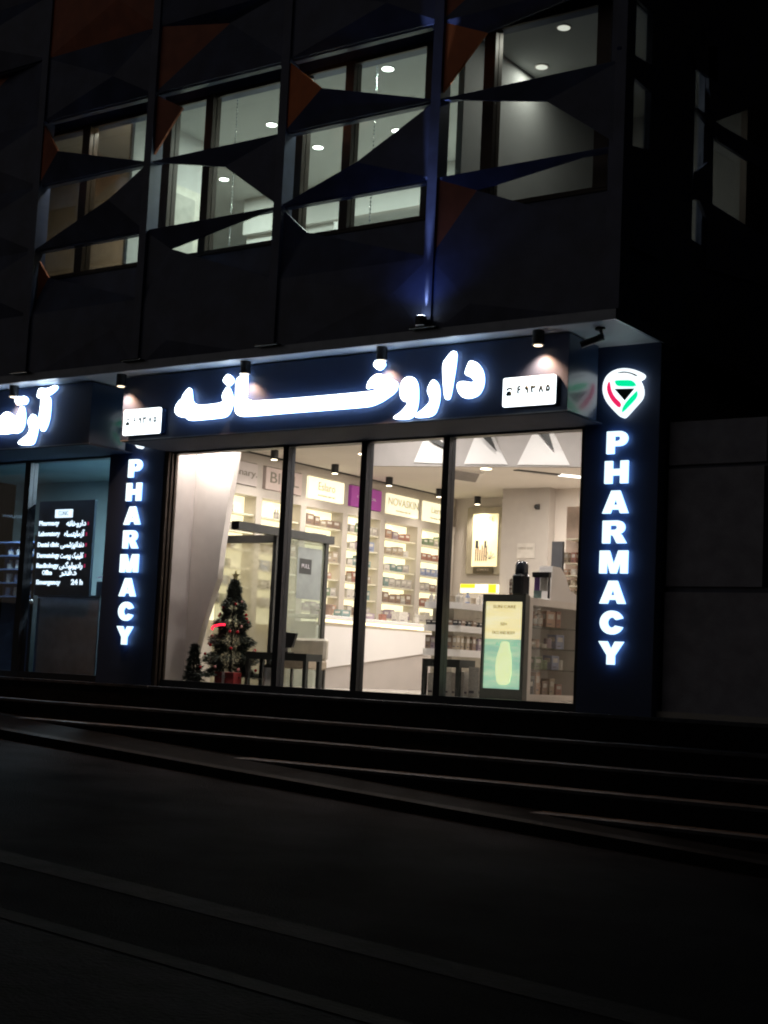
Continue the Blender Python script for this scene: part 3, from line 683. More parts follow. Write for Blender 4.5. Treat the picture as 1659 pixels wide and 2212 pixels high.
# wall display unit at the right
wu = thing("cosmetics_display", "dark sided cosmetics display tower with small shelves at the right edge of the window", "display unit", (-1.8, 3.4, .06))
ux0, uy = -2.05, 3.25
box("side_panel", (ux0, uy, 1.72), (ux0+.16, uy+.05, 2.12), mat("slate_panel", (.10, .10, .11), .5), wu)
box("back_panel", (ux0+.02, uy+.35, .06), (.1, uy+.4, 2.62), mat("pale_peach_panel", (.55, .42, .34), .6), wu)
for z in (1.28, 1.40, 1.54, 1.68, 1.84, 2.16): box("tier", (ux0+.17, uy+.06, z-.012), (-.9, uy+.35, z+.004), mat("pale_shelf_board", (.7, .64, .5), .4, noise=.03), wu)
box("lower_body", (ux0, uy+.02, .06), (-.9, uy+.34, 1.24), lamin, wu)
k = 0
for zi, z in enumerate((1.285, 1.405, 1.545, 1.685, 1.845)):
    for xi, x in enumerate((-1.9, -1.79, -1.68, -1.57, -1.46)):
        c = random.choice(["brown", "red brown", "white", "peach", "mauve", "tan"]); kk = random.choice(['jar', 'jar', 'box'])
        product("cosmetic_"+kn[kk], kk, x, uy+.16, z+.001, .07, .08, .08 if zi < 4 else .14, PM[c], f"{c} {kn[kk]}, {ordn[xi]} from the left on the {['lowest','second lowest','middle','second highest','highest'][zi]} tier of the cosmetics tower", kn[kk], "goods on the cosmetics tower")

# gondola with three white trays
gn = thing("tray_gondola", "three-tier white tray stand of small products left of the yellow light box", "shelf", (-2.8, 2.3, .06))
gx0, gx1, gy0, gy1 = -3.12, -2.6, 1.85, 2.85
box("core", (gx0+.1, gy0+.1, .06), (gx1-.1, gy1, 1.16), mat("beige_core", (.5, .46, .38), .5), gn)
for z, t_ in ((1.15, .08), (.86, .08), (.55, .09)):
    MB().prism([(gx0, gy0+.06, z), (gx0+.1, gy0, z), (gx1-.1, gy0, z), (gx1, gy0+.12, z), (gx1, gy1, z), (gx0, gy1, z)], (0, 0, t_)).build("tray", lamin, gn)
def trayrow(z, n, opts, lab):
    for i in range(n):
        c, k, dy, h = random.choice(opts)
        x = gx0+.07+i*(gx1-gx0-.12)/(n-1)
        product("toiletry_"+kn[k], k, x, gy0+.10, z+.001, dy, dy, h, PM[c], f"{c} {kn[k]}, {ORD[i]} from the left on the street side of the {lab} tray", kn[k], "goods on the tray stand")
        if i < n-1: 
            c, k, dy, h = random.choice(opts)
            product("toiletry_"+kn[k], k, gx1-.07, gy0+.22+i*.14, z+.001, dy, dy, h, PM[c], f"{c} {kn[k]}, {ORD[i]} behind the corner on the right side of the {lab} tray", kn[k], "goods on the tray stand")
trayrow(1.23, 6, [("blue", 'bottle', .06, .14), ("white", 'bottle', .06, .12), ("peach", 'box', .08, .11), ("mauve", 'bottle', .05, .13), ("tan", 'jar', .07, .08)], "top")
trayrow(.94, 6, [("black", 'box', .08, .06), ("brown", 'box', .08, .07)], "middle")
trayrow(.64, 6, [("brown", 'box', .08, .17), ("red brown", 'box', .08, .16), ("mauve", 'box', .08, .15), ("tan", 'box', .07, .17)], "lowest")

# poster niche and yellow box at the back wall
po = thing("wall_poster", "tall cream lit cosmetics poster with brushes and a dark title bar on the back wall", "poster", (-5.28, 6.95, 2.5))
box("niche_frame", (-5.66, 6.93, 1.98), (-5.0, 6.99, 3.08), mat("beige_niche", (.38, .33, .24), .6), po)
box("poster_sheet", (-5.54, 6.915, 2.10), (-5.06, 6.925, 2.97), mat("lit_cream_poster", (1, .9, .6), .5, noise=.04, emit=(1, .86, .5), estr=.75), po)
box("title_bar", (-5.50, 6.905, 1.99), (-5.12, 6.915, 2.10), mat("umber_bar", (.08, .06, .03), .5), po)
text("poster_text", "NOTE", (-5.28, 6.91, 2.88), FX, FZ, .11, mat("ochre_ink", (.5, .38, .15), .5, noise=0), po)
text("poster_text", "COSMETICS", (-5.31, 6.90, 2.045), FX, FZ, .05, PM["tan"], po, width=.22)
br = MB()
for i, (x, h) in enumerate([(-5.46, .2), (-5.42, .24), (-5.38, .19), (-5.34, .26), (-5.30, .22), (-5.26, .25)]):
    br.box((x-.011, 6.906, 2.19), (x+.011, 6.912, 2.19+h))
br.build("brush_picture", PM["peach"], po)
br = MB(); br.box((-5.47, 6.905, 2.40), (-5.42, 6.911, 2.53)).box((-5.30, 6.905, 2.41), (-5.27, 6.911, 2.52))
for a in (.3, .8, 1.3, 1.9, 2.6): br.tube((-5.2, 6.908, 2.22), (-5.2+.12*math.cos(a), 6.908, 2.22+.13*math.sin(a)), .004, 5)
br.build("brush_picture", inkd, po)
yb = thing("yellow_light_sign", "low lit white sign with yellow ends on the back counter below the poster", "sign", (-4.9, 6.0, 1.6))
box("sign_body", (-5.10, 5.90, 1.60), (-4.44, 5.98, 1.74), mat("lit_cream_sign", (1, .95, .7), .5, noise=0, emit=(1, .93, .62), estr=.9), yb)
yl = mat("lit_yellow_end", (.9, .75, .02), .5, noise=0, emit=(.95, .72, .01), estr=.8)
box("yellow_end", (-5.09, 5.89, 1.68), (-4.83, 5.897, 1.738), yl, yb); box("yellow_end", (-4.58, 5.89, 1.605), (-4.445, 5.897, 1.735), yl, yb)
box("foot", (-5.10, 5.92, .06), (-4.44, 5.96, 1.60), warmw, yb)
pl = thing("wall_notice", "faint pale notice fixed to the back wall above the cabinet", "notice", (-4.0, 5.98, 2.26))
box("notice_board", (-4.15, 5.985, 2.15), (-3.84, 5.995, 2.38), mat("pale_notice", (.50, .46, .41), .5), pl)
text("notice_text", "OPEN 24 H", (-4.0, 5.982, 2.30), FX, FZ, .05, inkg, pl, width=.24)
cd = thing("dome_camera", "tiny dark dome camera high on the back wall", "security camera", (-3.81, 5.9, 2.94)); MB().ball((-3.81, 5.94, 2.94), .04).build("dome", lampb, cd, smooth=True); MB().box((-3.84, 5.96, 2.90), (-3.78, 5.998, 2.98)).build("mount", lampb, cd)

# ceiling lamps, track, vent
trk = thing("ceiling_track", "thin black ceiling track carrying the cylinder lamps above the shelf wall", "track", (-5.86, 3.8, 3.235))
box("rail", (-5.90, .6, 3.222), (-5.87, 6.6, 3.24), lampb, trk)
for i, (x, y) in enumerate([(-5.45, 1.57), (-5.46, 2.96), (-5.46, 4.33), (-5.46, 5.73), (-5.37, 6.75)]):
    t = thing("cylinder_lamp", ["black cylinder lamp nearest the street above the shelf wall", "black cylinder lamp above the gap between the BIOL and cream headers", "black cylinder lamp second from the far end of the shelf wall", "black cylinder lamp at the far end of the shelf wall", "black cylinder lamp above the lit poster"][i], "ceiling lamp", (x, y, 3.24), "cylinder lamps of the pharmacy ceiling")
    MB().lathe([(.05, 0), (.055, -.002), (.055, -.125), (.05, -.13)], (x, y, 3.24), 16).build("housing", lampb, t)
    MB().tube((x, y, 3.108), (x, y, 3.104), .042, 14).build("lens", emwarm, t)
    spot("bulb", (x, y, 3.09), 54, (1, .90, .80), 130, .9, t, r=.05)
vt = thing("ceiling_vent", "grey slatted air vent in the pharmacy ceiling", "vent", (-4.2, 4.4, 3.23))
MB().prism([(-4.0, 3.75, 3.237), (-3.78, 4.3, 3.237), (-4.38, 5.15, 3.237), (-4.6, 4.6, 3.237)], (0, 0, -.012)).build("vent_frame", white, vt)
b = MB()
for i in range(9):
    u = .08+i*.1; p = Vector((-3.97, 3.83, 3.22)).lerp(Vector((-4.55, 4.62, 3.22)), u); q = Vector((-3.82, 4.24, 3.22)).lerp(Vector((-4.39, 5.05, 3.22)), u)
    b.tube(p, q, .022, 4)
b.build("slat", mat("grey_slat", (.28, .26, .25), .5), vt)
ll = thing("linear_ceiling_light", "dark linear fitting with a lit white end in the ceiling at the right", "ceiling lamp", (-2.7, 4.9, 3.23))
MB().prism([(-3.2, 4.15, 3.225), (-3.1, 4.12, 3.225), (-2.74, 4.72, 3.225), (-2.84, 4.78, 3.225)], (0, 0, .012)).build("dark_body", dgrey, ll)
MB().prism([(-2.84, 4.78, 3.225), (-2.74, 4.72, 3.225), (-2.2, 5.55, 3.225), (-2.3, 5.6, 3.225)], (0, 0, .012)).build("diffuser", mat("neutral_diffuser", (1, 1, 1), .4, noise=0, emit=(1, .96, .9), estr=4), ll)
area("tube", (-2.5, 5.1, 3.2), .6, 36, (1, .93, .84), ll)
# lamps added to brighten the shop from unseen places in its ceiling
for i, (x, y, z, p) in enumerate([(-3.0, .9, 3.78, 34), (-1.2, 1.2, 3.78, 34), (-5.45, .42, 3.23, 9), (-4.4, 2.2, 3.23, 36), (-3.5, 3.9, 3.23, 42), (-1.6, 4.6, 3.23, 44), (-.6, 2.9, 3.78, 30)]):
    t = thing("added_ceiling_light", ["added lamp above the second window pane, in the raised ceiling", "added lamp above the right window pane, in the raised ceiling", "added ceiling strip over the christmas tree, brightening the slanted wall", "added ceiling lamp over the glass door", "added ceiling lamp beside the air vent", "added ceiling lamp over the cosmetics tower", "added lamp nearest the corner pillar"][i], "ceiling lamp", (x, y, z), "added lamps of the pharmacy ceiling")
    MB().tube((x, y, z+.012), (x, y, z), .10, 20).build("bezel", white, t)
    MB().tube((x, y, z-.001), (x, y, z-.004), .08, 20).build("lens", emwarm, t)
    if i == 2: area("bulb", (x+.1, y, z-.02), 1.1, 34, (1, .90, .84), t, shape='RECTANGLE', sy=.1)  # wide strip added to brighten the slanted wall panel
    else: area("bulb", (x, y, z-.02), .3, p*1.32, (1, .92, .87), t)

# ------------------------------------------------------------------ canopy sign boxes
SY = -.80
def signbox(x0, x1, label):
    t = thing("canopy_sign", label, "sign", ((x0+x1)/2, SY+.3, 3.03))
    box("sign_box", (x0, SY, 3.03), (x1, -.16, 3.82), navy, t)
    box("sign_face", (x0, SY-.006, 3.032), (x1-.002, SY-.001, 3.82), navyr, t)
    box("underside", (x0+.01, SY+.005, 3.012), (x1-.01, .095, 3.03), mat("matt_black_underside", (.018, .03, .065), .85), t)
    MB().box((x0-.004, SY-.012, 3.018), (x1+.012, SY-.002, 3.032)).build("trim", mat("edge_trim", (.22, .24, .28), .35, metal=.5), t)
    return t
sg1 = signbox(-5.98, .28, "long navy sign box over the pharmacy with huge lit Persian lettering and two plaques")
sg2 = signbox(-12.4, -6.55, "navy sign box cut by the left edge of the picture with lit white Persian lettering")
LY = SY-.05
def lit(name, pts, parent, smooth=2, holes=(), face=emw, depth=.024, y=None, halo=True):
    y = LY if y is None else y
    W3 = [at(px, py, y=y) for px, py in pts]; L = chaikin([(p.x, p.z) for p in W3], smooth)
    H = [chaikin([(at(px, py, y=y).x, at(px, py, y=y).z) for px, py in h], 1) for h in holes]
    loops = [[(p[0], p[1]) for p in L]]+[[(p[0], p[1]) for p in h] for h in H]
    o = outline(name, loops, (0, y, 0), FX, FZ, .012, face, parent)
    if halo: outline("letter_halo", loops, (0, y+.012+depth/2-.003, 0), FX, FZ, depth-.01, emhalo, o)
    return o
A = lambda pts: zz(430, 870, 5.027, pts)
Bz = lambda pts: zz(700, 760, 2.1829, pts)
Dz = lambda pts: zz(0, 900, 3.606, pts)
lit("letter", A([(215, 498), (242, 515), (258, 730), (660, 690), (622, 605), (685, 492), (715, 490), (745, 560), (764, 640), (750, 740), (720, 815), (680, 860), (620, 878), (250, 913), (200, 902), (178, 872), (110, 868), (60, 840), (33, 795), (50, 720), (90, 665), (130, 635), (133, 600), (180, 535)]), sg1, 2, [A([(135, 725), (150, 718), (148, 745), (140, 740)])])
lit("letter_dot", A([(705, 326), (745, 350), (782, 405), (745, 455), (710, 480), (670, 450), (638, 408), (675, 350)]), sg1, 1)
lit("letter", A([(805, 395), (870, 345), (905, 314), (946, 330), (940, 500), (925, 672)])+Bz([(0, 520), (240, 500), (480, 478), (510, 474), (545, 460), (500, 455), (472, 465), (478, 430), (500, 400), (530, 382), (560, 385), (600, 405), (645, 430), (630, 480), (560, 530), (510, 553), (470, 562), (240, 580), (0, 598)])+A([(1200, 840), (900, 862), (840, 850), (805, 820), (791, 770), (798, 620)]), sg1, 1)
lit("letter_dot", Bz([(540, 302), (578, 325), (560, 352), (538, 363), (508, 335), (520, 308)]), sg1, 1)
lit("letter", Bz([(700, 395), (732, 400), (752, 440), (753, 520), (745, 570), (720, 628), (630, 630), (616, 618), (660, 590), (690, 555), (700, 535), (670, 530), (655, 500), (655, 450), (672, 410)]), sg1, 2, [Bz([(696, 462), (708, 460), (711, 470), (700, 470)])])
lit("letter", Bz([(833, 406), (860, 430), (871, 480), (865, 545), (840, 612), (745, 622), (733, 608), (780, 575), (815, 540), (820, 515), (800, 470)]), sg1)
lit("letter", Bz([(940, 256), (964, 260), (958, 330), (940, 440), (927, 512), (912, 524), (898, 510), (890, 420), (887, 325), (915, 285)]), sg1, 1)
lit("letter", Bz([(1035, 306), (1075, 318), (1105, 360), (1114, 410), (1105, 460), (1080, 500), (1030, 517), (992, 508), (968, 470), (967, 430), (1000, 420), (1050, 430), (1063, 420), (1045, 400), (1008, 385), (1015, 355)]), sg1)
# plaques with the five-digit number and a telephone
def plaque(corners, parent, digits=True, dim=False):
    c = [at(px, py, y=SY-.10) for px, py in corners]
    x0 = (c[0].x+c[3].x)/2; x1 = (c[1].x+c[2].x)/2; z1 = (c[0].z+c[1].z)/2; z0 = (c[2].z+c[3].z)/2
    L = chaikin([(x0, z0), (x0+.06, z0), (x1-.06, z0), (x1, z0), (x1, z0+.06), (x1, z1-.06), (x1, z1), (x1-.06, z1), (x0+.06, z1), (x0, z1), (x0, z1-.06), (x0, z0+.06)], 2)
    p = outline("plaque", [[(a[0], a[1]) for a in L]], (0, SY-.10, 0), FX, FZ, .02, emplq, parent)
    outline("plaque_back", [[(a[0], a[1]) for a in L]], (0, SY-.05, 0), FX, FZ, .078, navy, p)
    w_, h_ = x1-x0, z1-z0; y = SY-.112
    dk = mat("plaque_print", (.03, .07, .09), .5, noise=0)
    def G(cx, pts): 
        b = MB()
        for (a, b_, a2, b2) in pts:
            p0 = Vector((x0+(cx+a)*w_, y, z0+b_*h_)); p1 = Vector((x0+(cx+a2)*w_, y, z0+b2*h_)); b.tube(p0, p1, .011 if digits else .008, 6)
        b.build("digit", dk, p)
    G(.32, [(.03, .66, -.01, .67), (-.01, .67, -.03, .62), (-.03, .62, -.015, .56), (-.015, .56, .03, .57), (-.015, .56, -.028, .49), (-.028, .49, -.012, .42)])       # 6
    G(.46, [(-.02, .60, .0, .54), (.0, .54, .02, .60), (.02, .60, -.0, .66), (-.0, .66, -.02, .60), (.02, .6, .022, .42)])   # 9
    G(.59, [(-.04, .66, -.035, .59), (-.035, .59, -.01, .60), (-.01, .60, -.005, .66), (-.005, .60, .03, .60), (.03, .60, .03, .67), (-.035, .59, -.02, .42)])   # 3
    G(.735, [(-.035, .42, 0, .64), (0, .64, .035, .42)])      # 8
    G(.865, [(0, .66, .028, .55), (.028, .55, .02, .44), (.02, .44, -.002, .50), (-.002, .50, -.024, .44), (-.024, .44, -.026, .55), (-.026, .55, 0, .66)])   # 5
    G(.13, [(-.05, .56, -.03, .62), (-.03, .62, .03, .63), (.03, .63, .055, .57), (-.03, .50, .02, .50), (.02, .50, .04, .40), (.04, .40, -.05, .40), (-.05, .40, -.03, .50), (-.02, .45, .02, .45)])   # telephone
    return p
plaque(Bz([(1222, 404), (1508, 385), (1500, 545), (1215, 563)]), sg1)
plaque(zz(0, 700, 2.183, [(684, 708), (881, 697), (872, 838), (668, 848)]), sg1, False)
# second sign
lit("letter", Dz([(350, 262), (370, 252), (420, 258), (460, 245), (490, 228), (517, 232), (510, 262), (470, 300), (420, 325), (370, 330), (350, 345), (335, 335), (340, 295)]), sg2)
lit("letter", Dz([(370, 330), (453, 325), (450, 450), (440, 530), (420, 600), (395, 643), (375, 640), (358, 600), (353, 500), (368, 400)]), sg2)
lit("letter", Dz([(290, 483), (320, 500), (339, 560), (335, 630), (320, 700), (300, 755), (270, 766), (180, 766), (160, 745), (190, 715), (240, 680), (270, 635), (265, 600), (248, 550)]), sg2)
lit("letter", Dz([(200, 413), (216, 430), (226, 500), (215, 590), (190, 640), (150, 662), (110, 655), (60, 668), (-100, 660), (-160, 600), (-160, 540), (0, 520), (30, 480), (70, 463), (120, 500), (140, 520), (165, 480), (190, 420)]), sg2, 2, [Dz([(70, 535), (80, 535), (78, 570), (70, 565)])])
lit("letter_dot", Dz([(133, 350), (150, 325), (190, 332), (225, 323), (253, 355), (235, 395), (210, 402), (190, 393), (165, 407), (140, 385)]), sg2, 1)

# vertical PHARMACY lettering ------------------------------------------------
def arc(cx, cy, rx, ry, a0, a1, n=10): return [(cx+rx*math.cos(math.radians(a0+(a1-a0)*i/n)), cy+ry*math.sin(math.radians(a0+(a1-a0)*i/n))) for i in range(n+1)]
LET = {
 'P': (.95, [[(0, 0), (.34, 0), (.34, .34)]+arc(.58, .67, .37, .33, -90, 90)+[(0, 1)], [(.34, .56)]+arc(.5, .67, .12, .11, -90, 90, 6)+[(.34, .78)]]),
 'H': (1.05, [[(0, 0), (.34, 0), (.34, .36), (.71, .36), (.71, 0), (1.05, 0), (1.05, 1), (.71, 1), (.71, .64), (.34, .64), (.34, 1), (0, 1)]]),
 'A': (1.16, [[(0, 0), (.35, 0), (.41, .17), (.75, .17), (.81, 0), (1.16, 0), (.77, 1), (.39, 1)], [(.48, .37), (.68, .37), (.58, .68)]]),
 'R': (1.08, [[(0, 0), (.33, 0), (.33, .36), (.44, .36)]+[(.50, .30), (.66, 0), (1.08, 0), (.86, .36), (.78, .42)]+arc(.65, .70, .35, .30, -50, 90)+[(0, 1)], [(.33, .59)]+arc(.55, .69, .11, .10, -90, 90, 6)+[(.33, .79)]]),
 'M': (1.26, [[(0, 0), (.31, 0), (.31, .62), (.50, 0), (.76, 0), (.95, .62), (.95, 0), (1.26, 0), (1.26, 1), (.84, 1), (.63, .36), (.42, 1), (0, 1)]]),
 'C': (1.06, [arc(.53, .5, .53, .52, 22, 338, 26)+[(.72, .36)]+arc(.53, .5, .20, .23, 325, 35, 14)+[(.72, .62)]]),
 'Y': (1.12, [[(.39, 0), (.73, 0), (.73, .40), (1.12, 1), (.74, 1), (.56, .64), (.38, 1), (0, 1), (.39, .40)]]),
}
def column(xc, zt, parent_label, x_logo, logo_pts_off=None):
    t = thing("pillar_sign", parent_label, "sign", (xc, -.05, zt))
    h = .235; pitch = .3115
    for i, chn in enumerate("PHARMACY"):
        wd, loops = LET[chn]; k = .25
        ox = xc-wd*k/2; oz = zt-i*pitch-h/2
        LL = [[(p[0]*k, p[1]*h) for p in L] for L in loops]
        o = outline("letter", LL, (ox, -.052, oz), FX, FZ, .012, mat("lit_column_letter", (.85, .95, 1), .4, noise=0, emit=(.70, .93, 1), estr=1.5), t)
        outline("letter_halo", LL, (ox, -.037, oz), FX, FZ, .018, emhalo, o)
    return t
ps1 = column(.475, 2.805, "vertical lit PHARMACY letters under a red and green logo on the corner pillar", 0)
ps2 = column(-6.45, 2.805, "vertical lit PHARMACY letters on the left pillar, their logo hidden behind the plaque", 0)
def logo(parent, dx):
    E = lambda pts: zz(1400, 780, 5.53, pts)
    def sh(name, pts, y, ma, d=.01, sm=2):
        W3 = [at(px, py, y=-.06) for px, py in E(pts)]; L = chaikin([(p.x, p.z) for p in W3], sm)
        return outline(name, [[(p[0], p[1]) for p in L]], (dx, y, 0), FX, FZ, d, ma, parent)
    sh("logo_body", [(900, 778), (1000, 790), (1090, 818), (1145, 850), (1162, 880), (1140, 918), (1085, 945), (1112, 980), (1130, 1030), (1142, 1110), (1120, 1195), (1050, 1275), (900, 1442), (870, 1460), (835, 1450), (700, 1312), (628, 1212), (595, 1100), (600, 1000), (638, 900), (710, 830), (800, 790)], -.04, mat("lit_logo_body", (.9, .95, 1), .4, noise=0, emit=(.84, .95, 1), estr=1.4), .07)
    sh("logo_red", [(700, 962), (718, 1080), (760, 1170), (866, 1275), (832, 1340), (735, 1245), (680, 1150), (658, 1060), (675, 985)], -.079, emred, sm=1)
    sh("logo_green", [(765, 960), (800, 947), (990, 944), (1042, 975), (1074, 1037), (820, 1033), (785, 1010)], -.079, emgrn, sm=1)
    sh("logo_green", [(1080, 1092), (1087, 1150), (1060, 1212), (878, 1400), (866, 1370), (885, 1310), (950, 1220), (1060, 1108)], -.079, emgrn, sm=1)
    sh("logo_triangle", [(765, 1068), (1040, 1062), (905, 1228)], -.079, mat("teal_dark_acrylic", (.02, .07, .08), .4, noise=0), sm=0)
    sh("logo_line", [(790, 848), (880, 826), (960, 833), (1040, 858), (1088, 885), (1060, 894), (1000, 862), (920, 843), (830, 850)], -.079, mat("brown_line_acrylic", (.16, .09, .08), .4, noise=0), .006, 1)
logo(ps1, 0); logo(ps2, -6.925)

# ------------------------------------------------------------------ canopy downlights, uplights, camera
for i, px in enumerate([30, 262, 530, 825, 1163]):
    p = at(px, [845, 822, 795, 765, 727][i], y=-.93)
    on = i in (1, 4)
    t = thing("canopy_downlight", ["black canopy downlight above the left cropped sign", "lit black canopy downlight above the left end of the pharmacy sign", "black canopy downlight above the second lit letter from the left", "black canopy downlight above the dotted middle letter", "lit black canopy downlight above the right plaque"][i], "downlight", (p.x, -.93, 3.84), "black cylinder downlights under the canopy")
    MB().lathe([(.05, 0), (.062, -.002), (.062, -.14), (.055, -.145)], (p.x, -.93, 3.84), 18).build("housing", lampb, t)
    MB().lathe([(.066, -.142), (.066, -.150), (.05, -.150)], (p.x, -.93, 3.84), 18).build("rim", mat("steel_rim", (.5, .5, .5), .3, metal=.8), t)
    MB().tube((p.x, -.93, 3.688), (p.x, -.93, 3.684), .045, 16).build("lens", mat("amber_lens", (1, .85, .6), .4, noise=0, emit=(1, .80, .55), estr=5.5 if on else 2.5), t)
    spot("bulb", (p.x, -.93, 3.66), 110 if on else 70, (1, .50, .24), 110, .9, t, (math.radians(14), 0, 0), r=.03)
for i, px in enumerate([30, 340, 580, 912]):
    x = [-7.52, -5.51, -3.38, -1.26][i]
    t = thing("facade_uplight", ["unlit uplight bracket on the canopy edge at the far left", "unlit uplight bracket on the canopy edge above the left pillar", "unlit uplight bracket on the canopy edge above the middle of the sign", "lit blue-white uplight on the canopy edge shining up the facade fin"][i], "uplight", (x, YS-.1, 3.93), "uplights along the canopy edge")
    MB().box((x-.16, YS-.12, 3.93), (x+.16, YS-.02, 3.945)).build("bracket", dgrey, t)
    if i == 3:
        MB().lathe([(.05, 0), (.06, .005), (.06, .10), (.055, .105)], (x, YS-.12, 3.945), 16).build("housing", lampb, t)
        MB().tube((x, YS-.12, 4.051), (x, YS-.12, 4.055), .045, 16).build("lens", mat("blue_white_lens", (1, 1, 1), .4, noise=0, emit=(.7, .82, 1), estr=14), t)
        spot("bulb", (x, YS-.12, 4.07), 420, (.46, .56, 1), 9, .6, t, (math.radians(180-2.4), 0, 0), r=.02)
        spot("bulb", (x, YS-.075, 4.07), 44, (.66, .76, 1), 13, .8, t, (math.radians(180-11), 0, 0), r=.01)
        spot("bulb", (x, YS-.30, 4.10), 6, (.16, .28, 1), 150, 1, t, (math.radians(180-4), 0, 0), r=.04)  # added wide blue spill, set out from the fixture to wash the facade
sc = thing("security_camera", "small dark security camera hanging under the canopy corner", "security camera", (.62, -.8, 3.84))
MB().lathe([(.05, 0), (.055, -.02), (.03, -.03)], (.62, -.8, 3.84), 14).build("mount", lampb, sc)
MB().tube((.62, -.8, 3.82), (.66, -.82, 3.74), .018, 8).tube((.66, -.82, 3.74), (.62, -.84, 3.73), .035, 10).build("arm", lampb, sc)
MB().tube((.66, -.80, 3.745), (.46, -.90, 3.66), .036, 12).build("body", lampb, sc)

# ------------------------------------------------------------------ dim laboratory bay on the left
teal = mat("dim_teal_wall", (.22, .31, .33), .7, noise=.1, scale=1.5)
box("lab_wall", (-12.5, 3.2, .0), (-6.6, 3.3, 3.6), teal, B)
box("lab_wall", (-7.02, .3, .0), (-6.9, 3.2, 3.6), teal, B)
box("lab_ceiling", (-12.5, .3, 3.2), (-6.6, 3.3, 3.3), teal, B)
box("lab_floor", (-12.5, .25, -.05), (-6.6, 3.3, .05), stone, B)
t = thing("ceiling_lamp", "faint round ceiling lamp in the dim left shop", "ceiling lamp", (-8.2, 1.5, 3.19)); MB().tube((-8.2, 1.5, 3.2), (-8.2, 1.5, 3.18), .09, 16).build("lens", emdim, t)
area("bulb", (-8.2, 1.5, 3.15), .4, 330, (.68, .88, 1), t); 
lc = thing("reception_desk", "grey front of a low desk below the directory board", "desk", (-8, .45, .06))
box("desk_front", (-8.60, .42, .06), (-7.42, .48, 1.13), mat("grey_desk_panel", (.22, .23, .26), .6), lc); box("desk_top", (-8.62, .40, 1.13), (-7.40, 1.0, 1.16), lampb, lc)
db = thing("directory_board", "black hanging directory board with lit white lists in English and Persian", "board", (-8.05, .3, 1.8))
box("board_panel", (-8.60, .285, 1.14), (-7.50, .325, 2.46), mat("navy_board", (.02, .045, .09), .3), db)
emt = mat("lit_board_text", (.8, .9, 1), .4, noise=0, emit=(.72, .88, 1), estr=1.5)
em_r = mat("lit_board_red", (.8, .05, .15), .4, noise=0, emit=(.8, .04, .2), estr=.3)
def bz(px, py): return at(px, py, y=.28)
def zb(a, b): p = zz(0, 1220, 5.53, [(a, b)])[0]; return bz(*p)
p0, p1 = zb(770, 300), zb(1000, 405)
lgo = box("board_logo", (p0.x, .276, p1.z), (p1.x, .284, p0.z), emt, db)
text("board_logo_text", "CLINIC", ((p0.x+p1.x)/2, .273, (p0.z+p1.z)/2), FX, FZ, .09, mat("grey_lit_print", (.35, .45, .5), .5, noise=0), lgo, width=.2)
rowsb = [("Pharmacy", 540, 815, 490, "\uFEEA\uFEE7\uFE8E\uFEA7\uFEED\uFEAD\uFE8D\uFEA9", 920, 1190), ("Laboratory", 530, 825, 635, "\uFEE9\uFE8E\uFEB4\uFE98\uFBFE\uFE8E\uFEE3\uFEAF\uFE81", 885, 1165), ("Dental clinic", 520, 812, 785, "\uFBFD\uFEB4\uFEB7\uFEB0\uFB58\uFEE7\uFE8D\uFEAA\uFEE7\uFEA9", 838, 1160),
         ("Dermatology", 510, 815, 935, "\uFE96\uFEB3\uFEEE\uFB58 \uFB8F\uFEF4\uFEE8\uFEF4\uFEE0\uFB90", 830, 1150), ("Radiology", 500, 805, 1075, "\uFBFD\uFB93\uFEEE\uFEDF\uFEEE\uFBFE\uFEA9\uFE8D\uFEAD", 820, 1140), ("Office", 582, 715, 1172, "\uFEAE\uFE98\uFED3\uFEA9", 830, 1062), ("Emergency", 497, 830, 1305, "24 h", 982, 1142)]
for s, a, b, y, s2, a2, b2 in rowsb:
    q0, q1 = zb(a, y), zb(b, y); text("board_text", s, ((q0.x+q1.x)/2, .280, (q0.z+q1.z)/2), FX, FZ, .085, emt, db, width=(q1.x-q0.x), bold=.0035)
    q0, q1 = zb(a2, y), zb(b2, y); text("board_text", s2, ((q0.x+q1.x)/2, .280, (q0.z+q1.z)/2), FX, FZ, .10, emt, db, width=(q1.x-q0.x), bold=.0035)
    if y < 1100: q = zb(b2+28, y); box("board_number", (q.x-.012, .278, q.z-.025), (q.x+.012, .283, q.z+.025), em_r, db)
pr_ = thing("desk_printer", "small dark machine with a green light on the desk in the dim left shop", "printer", (-7.5, .6, 1.16))
box("body", (-7.60, .5, 1.16), (-7.26, .8, 1.36), lampb, pr_, .01); MB().prism([(-7.58, .50, 1.40), (-7.30, .50, 1.44), (-7.30, .7, 1.46), (-7.58, .7, 1.42)], (0, 0, .02)).build("paper_tray", mat("glowing_pale_plastic", (.35, .35, .42), .5, emit=(.3, .3, .4), estr=.12), pr_)  # tray is no lamp, a faint glow is put into its colour
box("status_light", (-7.42, .494, 1.19), (-7.38, .5, 1.20), mat("green_led", (0, .8, .4), .5, noise=0, emit=(.1, .8, .5), estr=1.2), pr_)
lsf = thing("lab_shelf", "dim bluish shelf of bottles at the left edge of the dark shop", "shelf", (-9.6, .9, .06))
for z in (1.95, 1.75, 1.55, 1.35, 1.15): box("shelf_board", (-10.2, .8, z-.01), (-9.0, 1.1, z+.01), mat("blue_grey_shelf", (.12, .16, .26), .5), lsf)
box("side_panel", (-9.0, .8, .06), (-8.92, 1.1, 1.98), lampb, lsf); box("back_panel", (-10.2, 1.1, .06), (-9.0, 1.12, 1.98), mat("blue_grey_back", (.07, .10, .18), .5), lsf)
